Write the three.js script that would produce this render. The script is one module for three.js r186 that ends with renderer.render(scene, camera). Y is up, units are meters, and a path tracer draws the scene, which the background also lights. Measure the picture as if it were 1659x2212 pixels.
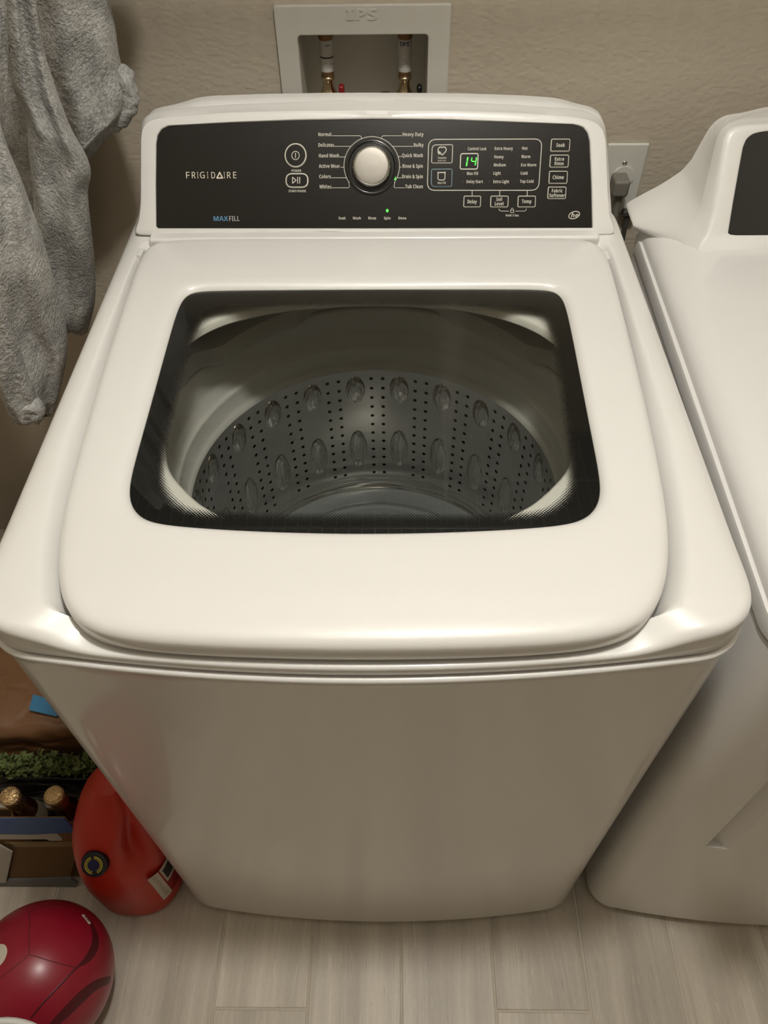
import * as THREE from 'three';
import { mergeGeometries, toCreasedNormals, mergeVertices } from 'three/addons/utils/BufferGeometryUtils.js';
import { RoundedBoxGeometry } from 'three/addons/geometries/RoundedBoxGeometry.js';
import { ImprovedNoise } from 'three/addons/math/ImprovedNoise.js';
import { FontLoader } from 'three/addons/loaders/FontLoader.js';
import { TextGeometry } from 'three/addons/geometries/TextGeometry.js';
import { Brush, Evaluator, SUBTRACTION } from 'three-bvh-csg';

// ------------------------------------------------------------------ camera, light, exposure
const scene = new THREE.Scene();
const V = (x, y, z) => new THREE.Vector3(x, y, z);
const CAM = { pos: V(0.0290, 1.5002, 0.3533), pitch: 0.86427, yaw: -0.02298, roll: -0.01839, f: 1661 };
const camera = new THREE.PerspectiveCamera(2 * Math.atan(1106 / CAM.f) * 180 / Math.PI, 1659 / 2212, 0.05, 20);
const fwd = V(Math.sin(CAM.yaw) * Math.cos(CAM.pitch), -Math.sin(CAM.pitch), -Math.cos(CAM.yaw) * Math.cos(CAM.pitch));
const right0 = V(Math.cos(CAM.yaw), 0, Math.sin(CAM.yaw));
const up0 = right0.clone().cross(fwd);
const rightV = right0.clone().multiplyScalar(Math.cos(CAM.roll)).addScaledVector(up0, Math.sin(CAM.roll));
const upV = right0.clone().multiplyScalar(-Math.sin(CAM.roll)).addScaledVector(up0, Math.cos(CAM.roll));
camera.position.copy(CAM.pos);
camera.quaternion.setFromRotationMatrix(new THREE.Matrix4().makeBasis(rightV, upV, fwd.clone().negate()));
camera.updateMatrixWorld(true);
const renderer = new THREE.WebGLRenderer({ antialias: true });
renderer.toneMapping = THREE.LinearToneMapping;
renderer.toneMappingExposure = 1.0;
renderer.shadowMap.enabled = true;
scene.background = new THREE.Color(0x000000);
const LAMP = { pos: V(0.14, 2.33, -0.03), intensity: 4.1, color: new THREE.Color(1.0, 0.965, 0.895) };

// photo pixel (1659 x 2212) to points on surfaces
const ray = (x, y) => fwd.clone().addScaledVector(rightV, (x - 829.5) / CAM.f).addScaledVector(upV, -(y - 1106) / CAM.f);
const onAxis = (x, y, ax, val) => { const d = ray(x, y); const t = (val - CAM.pos[ax]) / d[ax]; return CAM.pos.clone().addScaledVector(d, t); };
const onY = (x, y, v) => onAxis(x, y, 'y', v), onZ = (x, y, v) => onAxis(x, y, 'z', v);
const onPlane = (x, y, O, n) => { const d = ray(x, y); const t = O.clone().sub(CAM.pos).dot(n) / d.dot(n); return CAM.pos.clone().addScaledVector(d, t); };

// ------------------------------------------------------------------ helpers
const noise = new ImprovedNoise();
const nz = (x, y, z) => noise.noise(x + 31.4, y + 17.7, z + 57.1);
function rng(seed) { let s = seed >>> 0; return () => { s = (s * 1664525 + 1013904223) >>> 0; return s / 4294967296; }; }
const lerp = (a, b, t) => a + (b - a) * t;
const sstep = (a, b, x) => { const t = Math.min(1, Math.max(0, (x - a) / (b - a))); return t * t * (3 - 2 * t); };
function geom(pos, idx, uv) {
  const g = new THREE.BufferGeometry();
  g.setAttribute('position', new THREE.Float32BufferAttribute(pos, 3));
  if (uv) g.setAttribute('uv', new THREE.Float32BufferAttribute(uv, 2));
  g.setIndex(idx); g.computeVertexNormals(); return g;
}
// rings of equally many points joined into a skin; ends closed with a fan when asked
function loft(rings, { capStart = false, capEnd = false, crease = 0.7, uv = null, closed = true } = {}) {
  const n = rings[0].length, pos = [], idx = [], uvs = [];
  rings.forEach((r, i) => r.forEach((p, j) => { pos.push(p.x, p.y, p.z); if (uv) uvs.push(...uv(p, i, j)); }));
  const m = closed ? n : n - 1;
  for (let i = 0; i < rings.length - 1; i++) for (let j = 0; j < m; j++) {
    const a = i * n + j, b = i * n + (j + 1) % n, c = a + n, d = b + n;
    idx.push(a, c, b, b, c, d);
  }
  const cap = (r, flip) => {
    const c = V(0, 0, 0); r.forEach(p => c.add(p)); c.multiplyScalar(1 / n);
    const base = pos.length / 3; pos.push(c.x, c.y, c.z); if (uv) uvs.push(...uv(c, 0, 0));
    r.forEach(p => { pos.push(p.x, p.y, p.z); if (uv) uvs.push(...uv(p, 0, 0)); });
    for (let j = 0; j < n; j++) { const a = base + 1 + j, b = base + 1 + (j + 1) % n; flip ? idx.push(base, b, a) : idx.push(base, a, b); }
  };
  if (capStart) cap(rings[0], false);
  if (capEnd) cap(rings[rings.length - 1], true);
  let g = geom(pos, idx, uv ? uvs : null);
  if (crease) { g.scale(1e4, 1e4, 1e4); g = toCreasedNormals(g, crease); g.scale(1e-4, 1e-4, 1e-4); }
  return g;
}
function stripNormals(g) { g.deleteAttribute('normal'); return g; }
// radius of a closed star-shaped outline around a centre, at N angles
const N = 720;
function star(poly, cx, cy) {
  const out = new Float64Array(N);
  for (let k = 0; k < N; k++) {
    const a = k / N * Math.PI * 2, dx = Math.cos(a), dy = Math.sin(a); let best = 0;
    for (let i = 0; i < poly.length; i++) {
      const [x1, y1] = poly[i], [x2, y2] = poly[(i + 1) % poly.length];
      const ex = x2 - x1, ey = y2 - y1, det = dx * -ey + dy * ex; if (Math.abs(det) < 1e-12) continue;
      const px = x1 - cx, py = y1 - cy;
      const t = (px * -ey + py * ex) / det, u = (dx * py - dy * px) / det;
      if (u >= -1e-9 && u <= 1 + 1e-9 && t > best) best = t;
    }
    out[k] = best;
  }
  return out;
}
const smoothStar = (r, it = 1) => { for (let q = 0; q < it; q++) { const c = r.slice(); for (let k = 0; k < N; k++) r[k] = (c[(k + N - 1) % N] + 2 * c[k] + c[(k + 1) % N]) / 4; } return r; };
const bspline = (pts, n) => { const m = pts.length, o = []; for (let i = 0; i < n; i++) { const s = i / n * m, k = Math.floor(s), t = s - k, P = j => pts[(k + j - 1 + m) % m], b = [(1 - t) ** 3 / 6, (3 * t ** 3 - 6 * t * t + 4) / 6, (-3 * t ** 3 + 3 * t * t + 3 * t + 1) / 6, t ** 3 / 6]; o.push([0, 1].map(c => b.reduce((a, w, j) => a + w * P(j)[c], 0))); } return o; };
const curvePts = (pts, n = 160, closed = true) => new THREE.CatmullRomCurve3(pts.map(p => V(p[0], p[1], 0)), closed, 'centripetal').getPoints(n).map(p => [p.x, p.y]);
// rounded rectangle footprint (x, z) with a bowed front edge
function footprint(x0, x1, zb, zf, bow, rf, rb) {
  const P = [], hw = (x1 - x0) / 2, xc = (x0 + x1) / 2;
  const zfr = x => zf + bow * (1 - (x / hw) ** 2);
  const zc = zfr(hw - rf);
  for (let i = 0; i <= 160; i++) { const x = lerp(-(hw - rf), hw - rf, i / 160); P.push([xc + x, zfr(x)]); }
  for (let i = 1; i < 60; i++) { const a = Math.PI / 2 * (1 - i / 60); P.push([xc + hw - rf + rf * Math.cos(a), zc - rf + rf * Math.sin(a)]); }
  P.push([xc + hw, zc - rf]); P.push([xc + hw, zb + rb]);
  for (let i = 1; i < 8; i++) { const a = -Math.PI / 2 * i / 8; P.push([xc + hw - rb + rb * Math.cos(a), zb + rb + rb * Math.sin(a)]); }
  P.push([xc + hw - rb, zb]); P.push([xc - hw + rb, zb]);
  for (let i = 1; i < 8; i++) { const a = -Math.PI / 2 - Math.PI / 2 * i / 8; P.push([xc - hw + rb + rb * Math.cos(a), zb + rb + rb * Math.sin(a)]); }
  P.push([xc - hw, zb + rb]); P.push([xc - hw, zc - rf]);
  for (let i = 1; i < 60; i++) { const a = Math.PI - Math.PI / 2 * i / 60; P.push([xc - hw + rf + rf * Math.cos(a), zc - rf + rf * Math.sin(a)]); }
  return P;
}
const taken = {};
function numbered(n) { taken[n] = (taken[n] || 0) + 1; return taken[n] === 1 ? n : n + '_' + String(taken[n] - 1).padStart(3, '0'); }
function shade(m) { m.castShadow = true; m.receiveShadow = true; return m; }
function thing(name, label, category, base, group) {
  const g = new THREE.Group(); g.name = numbered(name); g.position.set(...base); g.userData = { label, category };
  if (group) g.userData.group = group; scene.add(g); g.userData.label = label; return g;
}
// a part whose geometry is given in world metres
const baseOf = new Map();
function part(parent, name, g, mat, label) {
  const b = V(0, 0, 0); for (let o = parent; o && o !== scene; o = o.parent) b.add(o.position);
  g.translate(-b.x, -b.y, -b.z);
  const m = shade(new THREE.Mesh(g, mat)); m.name = name; if (label) m.userData.label = label; parent.add(m); return m;
}
function struct(name, g, mat) { const m = shade(new THREE.Mesh(g, mat)); m.name = name; m.userData = { kind: 'structure' }; scene.add(m); return m; }
function rbox(cx, cy, cz, w, h, d, r = 0.003, seg = 3) { return new RoundedBoxGeometry(w, h, d, seg, Math.min(r, w / 2.01, h / 2.01, d / 2.01)).translate(cx, cy, cz); }
function tube(pts, r, seg = 60, rad = 10) { return new THREE.TubeGeometry(new THREE.CatmullRomCurve3(pts), seg, r, rad, false); }
function lathe(profile, seg = 64) { return new THREE.LatheGeometry(profile.map(p => new THREE.Vector2(p[0], p[1])), seg); }
// periodic value noise for textures
function pnoise(seed) {
  const h = (x, y) => { let n = (x * 374761393 + y * 668265263 + seed * 982451653) | 0; n = Math.imul(n ^ (n >>> 13), 1274126177); n ^= n >>> 16; return (n >>> 0) / 4294967295; };
  return (u, v, px, py) => {
    const x = u * px, y = v * py, xi = Math.floor(x), yi = Math.floor(y), fx = x - xi, fy = y - yi;
    const sx = fx * fx * (3 - 2 * fx), sy = fy * fy * (3 - 2 * fy), w = (a, m) => ((a % m) + m) % m;
    return lerp(lerp(h(w(xi, px), w(yi, py)), h(w(xi + 1, px), w(yi, py)), sx), lerp(h(w(xi, px), w(yi + 1, py)), h(w(xi + 1, px), w(yi + 1, py)), sx), sy);
  };
}
function dataTex(w, h, fn, srgb) {
  const d = new Uint8Array(w * h * 4);
  for (let j = 0; j < h; j++) for (let i = 0; i < w; i++) { const c = fn(i / w, j / h, i, j), k = (j * w + i) * 4; d[k] = c[0]; d[k + 1] = c[1]; d[k + 2] = c[2]; d[k + 3] = 255; }
  const t = new THREE.DataTexture(d, w, h); t.wrapS = t.wrapT = THREE.RepeatWrapping; t.magFilter = THREE.LinearFilter; t.minFilter = THREE.LinearMipmapLinearFilter; t.generateMipmaps = true;
  if (srgb) t.colorSpace = THREE.SRGBColorSpace; t.needsUpdate = true; return t;
}
const std = o => new THREE.MeshStandardMaterial(o), phys = o => new THREE.MeshPhysicalMaterial(o);
const lin = (r, g, b) => new THREE.Color().setRGB(r, g, b);

// ------------------------------------------------------------------ materials
const M = {};
M.enamel = phys({ color: lin(0.76, 0.75, 0.73), roughness: 0.35, clearcoat: 0.7, clearcoatRoughness: 0.06 });
M.plastic = phys({ color: lin(0.77, 0.76, 0.735), roughness: 0.38, clearcoat: 0.6, clearcoatRoughness: 0.08 });
M.tubPlastic = std({ color: lin(0.42, 0.42, 0.40), roughness: 0.4, side: THREE.DoubleSide });
M.darkPlastic = std({ color: lin(0.05, 0.05, 0.05), roughness: 0.5 });
M.blackGloss = phys({ color: lin(0.014, 0.014, 0.013), roughness: 0.22, clearcoat: 0.5, clearcoatRoughness: 0.03 });
M.chrome = std({ color: lin(0.62, 0.60, 0.56), metalness: 1, roughness: 0.16 });
M.brushed = std({ color: lin(0.40, 0.375, 0.335), metalness: 0.75, roughness: 0.5 });
M.brass = std({ color: lin(0.62, 0.50, 0.32), metalness: 1, roughness: 0.25 });
M.led = std({ color: lin(0.05, 0.4, 0.05), emissive: lin(0.10, 1.0, 0.08), emissiveIntensity: 1.6 });
const wn = pnoise(3), wn2 = pnoise(8);
const wallBump = dataTex(1024, 1024, (u, v) => {
  const a = wn(u, v, 84, 150), b = wn2(u, v, 150, 230), c = wn(u, v, 40, 60);
  const h = 255 * (0.5 * sstep(0.25, 0.8, a) + 0.3 * b + 0.2 * c); return [h, h, h];
});
const wallTex = (rx, ry) => { const t = wallBump.clone(); t.repeat.set(rx, ry); t.needsUpdate = true; return t; };
M.wall = std({ color: lin(0.525, 0.465, 0.37), roughness: 0.85, bumpMap: wallTex(1 / 0.62, 1 / 0.62), bumpScale: 0.0005 });
M.ceil = std({ color: lin(0.72, 0.70, 0.66), roughness: 0.9 });
M.boxPlastic = std({ color: lin(0.62, 0.60, 0.54), roughness: 0.42 });
const plankTex = [1, 2, 3, 4, 5].map(s => {
  const a = pnoise(20 + s), b = pnoise(40 + s), c = pnoise(60 + s), tone = [0, 9, -8, 4, -4][s - 1];
  return dataTex(256, 1024, (u, v) => {
    const wob = (a(u, v, 3, 3) - 0.5) * 0.12, uu = u + wob;
    const st = a(uu + 1, v, 26, 3) * 0.34 + b(uu + 1, v, 90, 9) * 0.2 + c(uu + 1, v, 6, 3) * 0.8 + b(u, v, 128, 90) * 0.22;
    const fl = b(uu + 1, v, 70, 22) > 0.88 ? 9 : 0, dk = c(uu + 1, v, 80, 16) > 0.92 ? -12 : 0;
    const k = (st - 0.78) * 34 + tone * 1.3 + fl + dk;
    return [Math.max(0, 199 + k), Math.max(0, 190 + k * 0.98), Math.max(0, 175 + k * 0.92)];
  }, true);
});
M.planks = plankTex.map(t => std({ map: t, roughness: 0.42 }));
M.grout = std({ color: lin(0.60, 0.55, 0.46), roughness: 0.9 });
const pl = pnoise(91);
const plushBump = dataTex(512, 512, (u, v) => { const h = 255 * (0.5 * pl(u, v, 90, 120) + 0.3 * pl(u + 0.3, v, 180, 200) + 0.2 * pl(u, v + 0.2, 30, 30)); return [h, h, h]; });
const plushCol = dataTex(512, 512, (u, v) => { const h = 166 + 46 * (pl(u, v, 110, 140) - 0.5) + 34 * (pl(u, v, 14, 12) - 0.5) + 26 * (pl(u + .5, v, 220, 200) - 0.5); return [h, h * 0.995, h * 0.975]; }, true);
const rep = (t, a, b) => { const c = t.clone(); c.repeat.set(a, b); c.needsUpdate = true; return c; };
M.plush = phys({ map: rep(plushCol, 1 / 0.24, 1 / 0.24), bumpMap: rep(plushBump, 1 / 0.24, 1 / 0.24), bumpScale: 0.0013, roughness: 1, sheen: 0.3, sheenRoughness: 0.6, sheenColor: lin(0.6, 0.6, 0.58) });

// ------------------------------------------------------------------ the room
const WZ = -0.87, XL = -1.0, XR = 1.3, ZF = 2.4, YC = 2.44;
// back wall with the opening of the water supply box
const boxL = onZ(643, 72, WZ), boxR = onZ(925, 72, WZ), frL = onZ(590, 6, WZ), frR = onZ(975, 8, WZ);
const BX0 = boxL.x, BX1 = boxR.x, BY1 = (boxL.y + boxR.y) / 2, BY0 = BY1 - 0.17;
{
  const s = new THREE.Shape([[XL, 0], [XR, 0], [XR, YC], [XL, YC]].map(p => new THREE.Vector2(...p)));
  const h = new THREE.Path([[BX0 - .004, BY0 - .004], [BX0 - .004, BY1 + .004], [BX1 + .004, BY1 + .004], [BX1 + .004, BY0 - .004]].map(p => new THREE.Vector2(...p))); s.holes.push(h);
  struct('wall_back', new THREE.ExtrudeGeometry(s, { depth: 0.14, bevelEnabled: false }).translate(0, 0, WZ - 0.14), M.wall);
  const wallBox = (w, h2) => { const g = new THREE.BoxGeometry(w, h2, 0.12); return g; };
  struct('wall_left', wallBox(ZF - WZ + 0.3, YC).rotateY(Math.PI / 2).translate(XL - 0.06, YC / 2, (ZF + WZ) / 2), M.wall);
  struct('wall_right', wallBox(ZF - WZ + 0.3, YC).rotateY(Math.PI / 2).translate(XR + 0.06, YC / 2, (ZF + WZ) / 2), M.wall);
  struct('wall_front', wallBox(XR - XL + 0.24, YC).translate((XL + XR) / 2, YC / 2, ZF + 0.06), M.wall);
  struct('ceiling', new THREE.BoxGeometry(XR - XL + 0.3, 0.1, ZF - WZ + 0.4).translate((XL + XR) / 2, YC + 0.05, (ZF + WZ) / 2), M.ceil);
  const floor = struct('floor', new THREE.BoxGeometry(XR - XL + 0.3, 0.1, ZF - WZ + 0.4).translate((XL + XR) / 2, -0.0515, (ZF + WZ) / 2), M.grout);
  // wood-look planks, one mesh each
  const TW = 0.15588, TX0 = -0.42934, TL = 0.612, J = 0.1545, gw = 0.0038, R = rng(5);
  const tg = new RoundedBoxGeometry(TW - gw, 0.009, TL - gw, 2, 0.0012);
  { const p = tg.attributes.position, uv = tg.attributes.uv; for (let i = 0; i < p.count; i++) uv.setXY(i, p.getX(i) / TW + 0.5, p.getZ(i) / TL + 0.5); }
  let n = 0;
  for (let k = -4; k <= 10; k++) {
    const xc = TX0 + (k + 0.5) * TW; if (xc + TW / 2 < XL || xc - TW / 2 > XR) continue;
    const off = J + ((((k - 1) % 3) + 3) % 3) * TL / 3 * 1;
    for (let q = -3; q <= 2; q++) {
      const z0 = off + q * TL, z1 = z0 + TL; if (z1 < WZ || z0 > ZF) continue;
      const m = new THREE.Mesh(tg, M.planks[Math.floor(R() * 5)]); m.name = n ? 'floor_plank_' + String(n).padStart(3, '0') : 'floor_plank'; n++;
      m.position.set(xc, -0.0045, (z0 + z1) / 2); m.rotation.y = R() > 0.5 ? Math.PI : 0; m.receiveShadow = m.castShadow = true; floor.add(m);
    }
  }
}
// ------------------------------------------------------------------ ceiling lamp (above the frame)
{
  const L = thing('ceiling_lamp', 'round frosted ceiling lamp above the washing machines', 'lamp', [LAMP.pos.x, YC, LAMP.pos.z]);
  part(L, 'base_plate', new THREE.CylinderGeometry(0.115, 0.12, 0.03, 48).translate(LAMP.pos.x, YC - 0.015, LAMP.pos.z), M.plastic);
  const gl = lathe([[0.001, -0.085], [0.03, -0.083], [0.06, -0.074], [0.085, -0.055], [0.1, -0.03], [0.105, 0]], 48).translate(LAMP.pos.x, YC - 0.03, LAMP.pos.z);
  part(L, 'shade', gl, std({ color: lin(0.9, 0.88, 0.82), emissive: LAMP.color, emissiveIntensity: 4, roughness: 0.4 }), 'frosted glass shade');
  const pt = new THREE.PointLight(LAMP.color, LAMP.intensity, 0, 2); pt.position.set(0, -0.13, 0); pt.castShadow = true; pt.shadow.radius = 3; pt.shadow.mapSize.set(2048, 2048); L.add(pt);
}

// ------------------------------------------------------------------ wire shelf above the frame, mirrored in the glass of the lid
{
  const ys = 1.555, z0 = WZ + 0.004, z1 = -0.575, xa = -0.96, xb = 1.28;
  const wire = std({ color: lin(0.30, 0.30, 0.29), roughness: 0.4 });
  const S = thing('wire_shelf', 'grey ventilated wire shelf on the wall above the washing machine', 'shelf', [(xa + xb) / 2, ys, WZ]);
  const cyl = (a, b, r) => { const d = b.clone().sub(a), g = new THREE.CylinderGeometry(r, r, d.length(), 6); g.applyQuaternion(new THREE.Quaternion().setFromUnitVectors(V(0, 1, 0), d.clone().normalize())); const m = a.clone().add(b).multiplyScalar(0.5); return g.translate(m.x, m.y, m.z); };
  const ws = []; for (let x = xa + 0.01; x < xb; x += 0.0254) ws.push(cyl(V(x, ys, z0), V(x, ys, z1), 0.0014), cyl(V(x, ys, z1), V(x, ys - 0.03, z1), 0.0014));
  part(S, 'cross_wires', mergeGeometries(ws), wire).userData.kind = 'stuff';
  for (const [y, z] of [[ys - 0.003, z0 + 0.004], [ys - 0.003, z1], [ys - 0.03, z1], [ys - 0.003, (z0 + z1) / 2]]) part(S, 'rail', cyl(V(xa, y, z), V(xb, y, z), 0.003), wire);
  for (const x of [-0.9, 0.9]) part(S, 'brace', cyl(V(x, ys - 0.03, z1), V(x, ys - 0.30, z0), 0.005), wire);
  const bins = [[-0.78, 0.30, 0.28, [0.022, 0.022, 0.025], 'dark navy'], [-0.45, 0.32, 0.25, [0.028, 0.022, 0.018], 'dark grey'], [-0.07, 0.40, 0.27, [0.020, 0.018, 0.016], 'black'], [0.33, 0.36, 0.30, [0.05, 0.032, 0.02], 'dark brown'], [0.74, 0.38, 0.28, [0.030, 0.030, 0.032], 'charcoal'], [1.10, 0.28, 0.25, [0.045, 0.04, 0.035], 'taupe']];
  for (const [x, w, h, c, nm] of bins) {
    const zc = (z0 + z1) / 2 - 0.008, B = thing('storage_bin', nm + ' fabric storage bin on the wire shelf', 'bin', [x, ys + 0.002, zc], 'fabric bins on the wire shelf');
    part(B, 'bin_body', rbox(x, ys + 0.003 + h / 2, zc, w, h, 0.25, 0.012), std({ color: lin(...c), roughness: 0.9 }));
    part(B, 'bin_handle', rbox(x, ys + h * 0.72, zc + 0.1265, 0.1, 0.03, 0.004, 0.002), std({ color: lin(c[0] * 2, c[1] * 2, c[2] * 2), roughness: 0.8 }));
  }
}
// ------------------------------------------------------------------ top load washing machine
const washer = thing('washing_machine', 'white top load washing machine with tinted glass lid and black control panel', 'washing machine', [0, 0, -0.34]);
const CX = 0, CZ = -0.33;
const ringXZ = (r, y, off = 0) => { const P = []; for (let k = 0; k < N; k++) { const a = k / N * Math.PI * 2, rr = (typeof r === 'function' ? r(k) : r[k]) + (typeof off === 'function' ? off(k) : off); P.push(V(CX + Math.cos(a) * rr, typeof y === 'function' ? y(k) : y, CZ + Math.sin(a) * rr)); } return P; };
const F = star(footprint(-0.343, 0.343, -0.705, 0.003, 0.030, 0.055, 0.02), CX, CZ); smoothStar(F, 12);
const YT = 0.906;
{
  const C = star(footprint(-0.3395, 0.3395, -0.700, 0.002, 0.0285, 0.053, 0.015), CX, CZ); smoothStar(C, 12);
  const g = loft([
    ringXZ(C, 0.027, -0.03), ringXZ(C, 0.027, -0.004), ringXZ(C, 0.030, -0.001), ringXZ(C, 0.036, 0), ringXZ(C, 0.3, 0), ringXZ(C, 0.6, 0.001), ringXZ(C, 0.885, 0.003),
    ringXZ(C, YT - 0.009, 0.0045), ringXZ(C, YT - 0.0045, 0.0066), ringXZ(C, YT - 0.0020, 0.0060), ringXZ(C, YT - 0.0008, 0.0042), ringXZ(C, YT - 0.0005, 0.001), ringXZ(C, YT - 0.003, -0.012)], { capStart: true, crease: 0.9 });
  part(washer, 'cabinet', g, M.enamel);
  for (const [x, z] of [[-0.28, -0.05], [0.28, -0.05], [-0.28, -0.65], [0.28, -0.65]]) part(washer, 'leveling_foot', new THREE.CylinderGeometry(0.012, 0.022, 0.03, 20).translate(x, 0.015, z), M.darkPlastic);
}
// lid outline from the photograph, at the height of its edge
const lidPx = [[330, 522], [312, 538], [300, 562], [255, 690], [205, 850], [160, 1010], [131, 1120], [119, 1210], [119, 1270], [129, 1315], [151, 1348], [190, 1370], [300, 1388], [500, 1398], [700, 1403], [800, 1403], [1000, 1401], [1200, 1391], [1320, 1377], [1385, 1350], [1420, 1303], [1438, 1232], [1441, 1160], [1425, 1040], [1390, 870], [1350, 710], [1320, 595], [1308, 556], [1294, 535], [1276, 524], [1100, 521], [800, 520], [500, 521]];
const lidXZ = lidPx.map(p => { const q = onY(p[0], p[1], 0.945); return [q.x, q.z]; });
const sym = r => { const c = r.slice(); for (let k = 0; k < N; k++) r[k] = c[k] * 0.7 + c[(N / 2 - k + N) % N] * 0.3; return r; };
const LO = smoothStar(sym(star(bspline(lidXZ, 1600), CX, CZ)), 40);
const winPx = [[430, 626], [408, 632], [390, 650], [372, 700], [330, 850], [285, 1000], [275, 1045], [274, 1075], [283, 1100], [305, 1120], [345, 1132], [500, 1143], [650, 1149], [800, 1151], [950, 1149], [1100, 1143], [1210, 1135], [1255, 1122], [1280, 1100], [1291, 1070], [1289, 1030], [1270, 930], [1240, 760], [1222, 665], [1212, 640], [1195, 628], [1165, 624], [1000, 624], [800, 624], [600, 625]];
const winXZ = winPx.map(p => { const q = onY(p[0], p[1], 0.947); return [q.x, q.z]; });
const WO = smoothStar(sym(star(bspline(winXZ, 1600), CX, CZ)), 6);
const holePx = [[398, 738], [470, 694], [600, 664], [700, 654], [800, 650], [900, 652], [1000, 660], [1130, 698], [1205, 745]];
// opening of the deck over the tub, mirrored left to right
let HO;
{
  const pts = holePx.map(p => { const q = onY(p[0], p[1], 0.925); return [q.x, q.z]; });
  const lowL = [[342, 980], [364, 1008], [414, 1070], [456, 1101]].map(p => { const q = onY(p[0], p[1], 0.925); return [q.x, q.z]; });
  HO = star(curvePts([...pts, [0.238, -0.33], [0.222, -0.25], ...lowL.slice(1).map(p => [-p[0], p[1]]), [0.10, -0.115], [0, -0.10], [-0.10, -0.115], ...lowL.slice(1).reverse(), [-0.222, -0.25], [-0.238, -0.33]], 400), CX, CZ);
  smoothStar(sym(HO), 6);
}
const frontness = k => { const a = k / N * Math.PI * 2; return sstep(0.5, 0.95, Math.sin(a)); };
{ // deck (top cover) with the sunk bed of the lid
  const inset = d => smoothStar(star(footprint(-0.343 + d, 0.343 - d, -0.705 + d, 0.003 - d, 0.030, Math.max(0.008, 0.055 - d), Math.max(0.004, 0.02 - d)), CX, CZ), 12);
  const RO = 0.024, FR = inset(RO);
  const gap = smoothStar(Float64Array.from({ length: N }, (_, k) => F[k] - LO[k]), 60);
  const rim = smoothStar(Float64Array.from(gap, (g, k) => Math.max(sstep(0.016, 0.050, g), 1 - sstep(-0.10, -0.02, CZ + Math.sin(k / N * Math.PI * 2) * LO[k]))), 30);
  const Yg = 0.917, Yl = 0.921, YR = 0.9455;
  const lim = (k, r) => Math.min(r, FR[k] - 0.0002);
  const R = [];
  R.push(ringXZ(HO, 0.912, 0.04), ringXZ(HO, 0.914, 0.004), ringXZ(HO, 0.918, 0), ringXZ(HO, 0.925, 0.0015), ringXZ(HO, 0.928, 0.005), ringXZ(k => Math.min(HO[k] + 0.03, LO[k] - 0.03), 0.9275), ringXZ(k => LO[k] - 0.026, 0.922));
  const Lr = (o, y) => R.push(ringXZ(k => lim(k, LO[k] + o), k => lerp(Yl, y, rim[k])));
  R.push(ringXZ(k => lim(k, LO[k] - 0.012), Yg)); Lr(0.0005, Yg); Lr(0.002, 0.922);
  for (let i = 1; i <= 6; i++) { const t = i / 6; R.push(ringXZ(k => lim(k, LO[k] + 0.002 + Math.min(0.020, Math.max(0, (FR[k] - LO[k]) * 0.8)) * t), k => lerp(Yl, 0.922 + (YR - 0.922) * Math.sin(t * Math.PI / 2), rim[k]))); }
  for (let i = 0; i <= 10; i++) {
    const a = i / 10 * Math.PI / 2, f = inset(RO * (1 - Math.sin(a))), big = YR - 0.0125 * (1 - Math.cos(a)), d = RO * (1 - Math.sin(a)), sr = 0.0035, small = d > sr ? Yl : Yl - sr + Math.sqrt(Math.max(0, sr * sr - (sr - d) ** 2));
    const tr = 0.009, tight = d > tr ? YR : YR - tr + Math.sqrt(Math.max(0, tr * tr - (tr - d) ** 2));
    R.push(ringXZ(f, k => lerp(small, lerp(big, tight, sstep(0.55, 0.75, Math.sin(k / N * Math.PI * 2))), rim[k])));
  }
  R.push(ringXZ(F, YT + 0.004, 0), ringXZ(F, YT + 0.0025, -0.001), ringXZ(F, YT + 0.002, -0.02));
  part(washer, 'deck', loft(R, { crease: 0.8 }), M.plastic, 'white plastic top cover around the lid');
}
const lid = (() => {
  const s = k => 1 + 0.9 * frontness(k), dr = k => 1 + 0.15 * frontness(k);
  const top = 0.9535;
  const yz = (k, d) => top - d * dr(k);
  const R = [ringXZ(WO, 0.938, 0.002), ringXZ(LO, 0.932, -0.02), ringXZ(LO, k => 0.9305 - 0.005 * frontness(k), -0.006), ringXZ(LO, k => 0.9312 - 0.005 * frontness(k), -0.0012), ringXZ(LO, k => 0.9335 - 0.005 * frontness(k), 0), ringXZ(LO, k => yz(k, 0.0090), 0)];
  for (const [o, d] of [[-0.0006, 0.0065], [-0.002, 0.0040], [-0.004, 0.0022], [-0.0075, 0.0009], [-0.012, 0.0003], [-0.02, 0]]) R.push(ringXZ(LO, k => yz(k, d), k => o * s(k)));
  const wide = smoothStar(Float64Array.from({ length: N }, (_, k) => Math.min(0.024, (LO[k] - WO[k]) * 0.4)), 20); R.push(ringXZ(WO, top, k => wide[k]), ringXZ(WO, top - 0.0004, 0.012), ringXZ(WO, top - 0.0018, 0.007), ringXZ(WO, top - 0.0042, 0.0035), ringXZ(WO, top - 0.0068, 0.0012), ringXZ(WO, top - 0.009, 0), ringXZ(WO, 0.938, 0.002));
  return part(washer, 'lid', loft(R, { crease: 0.8 }), M.plastic, 'white plastic lid frame');
})();
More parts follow.
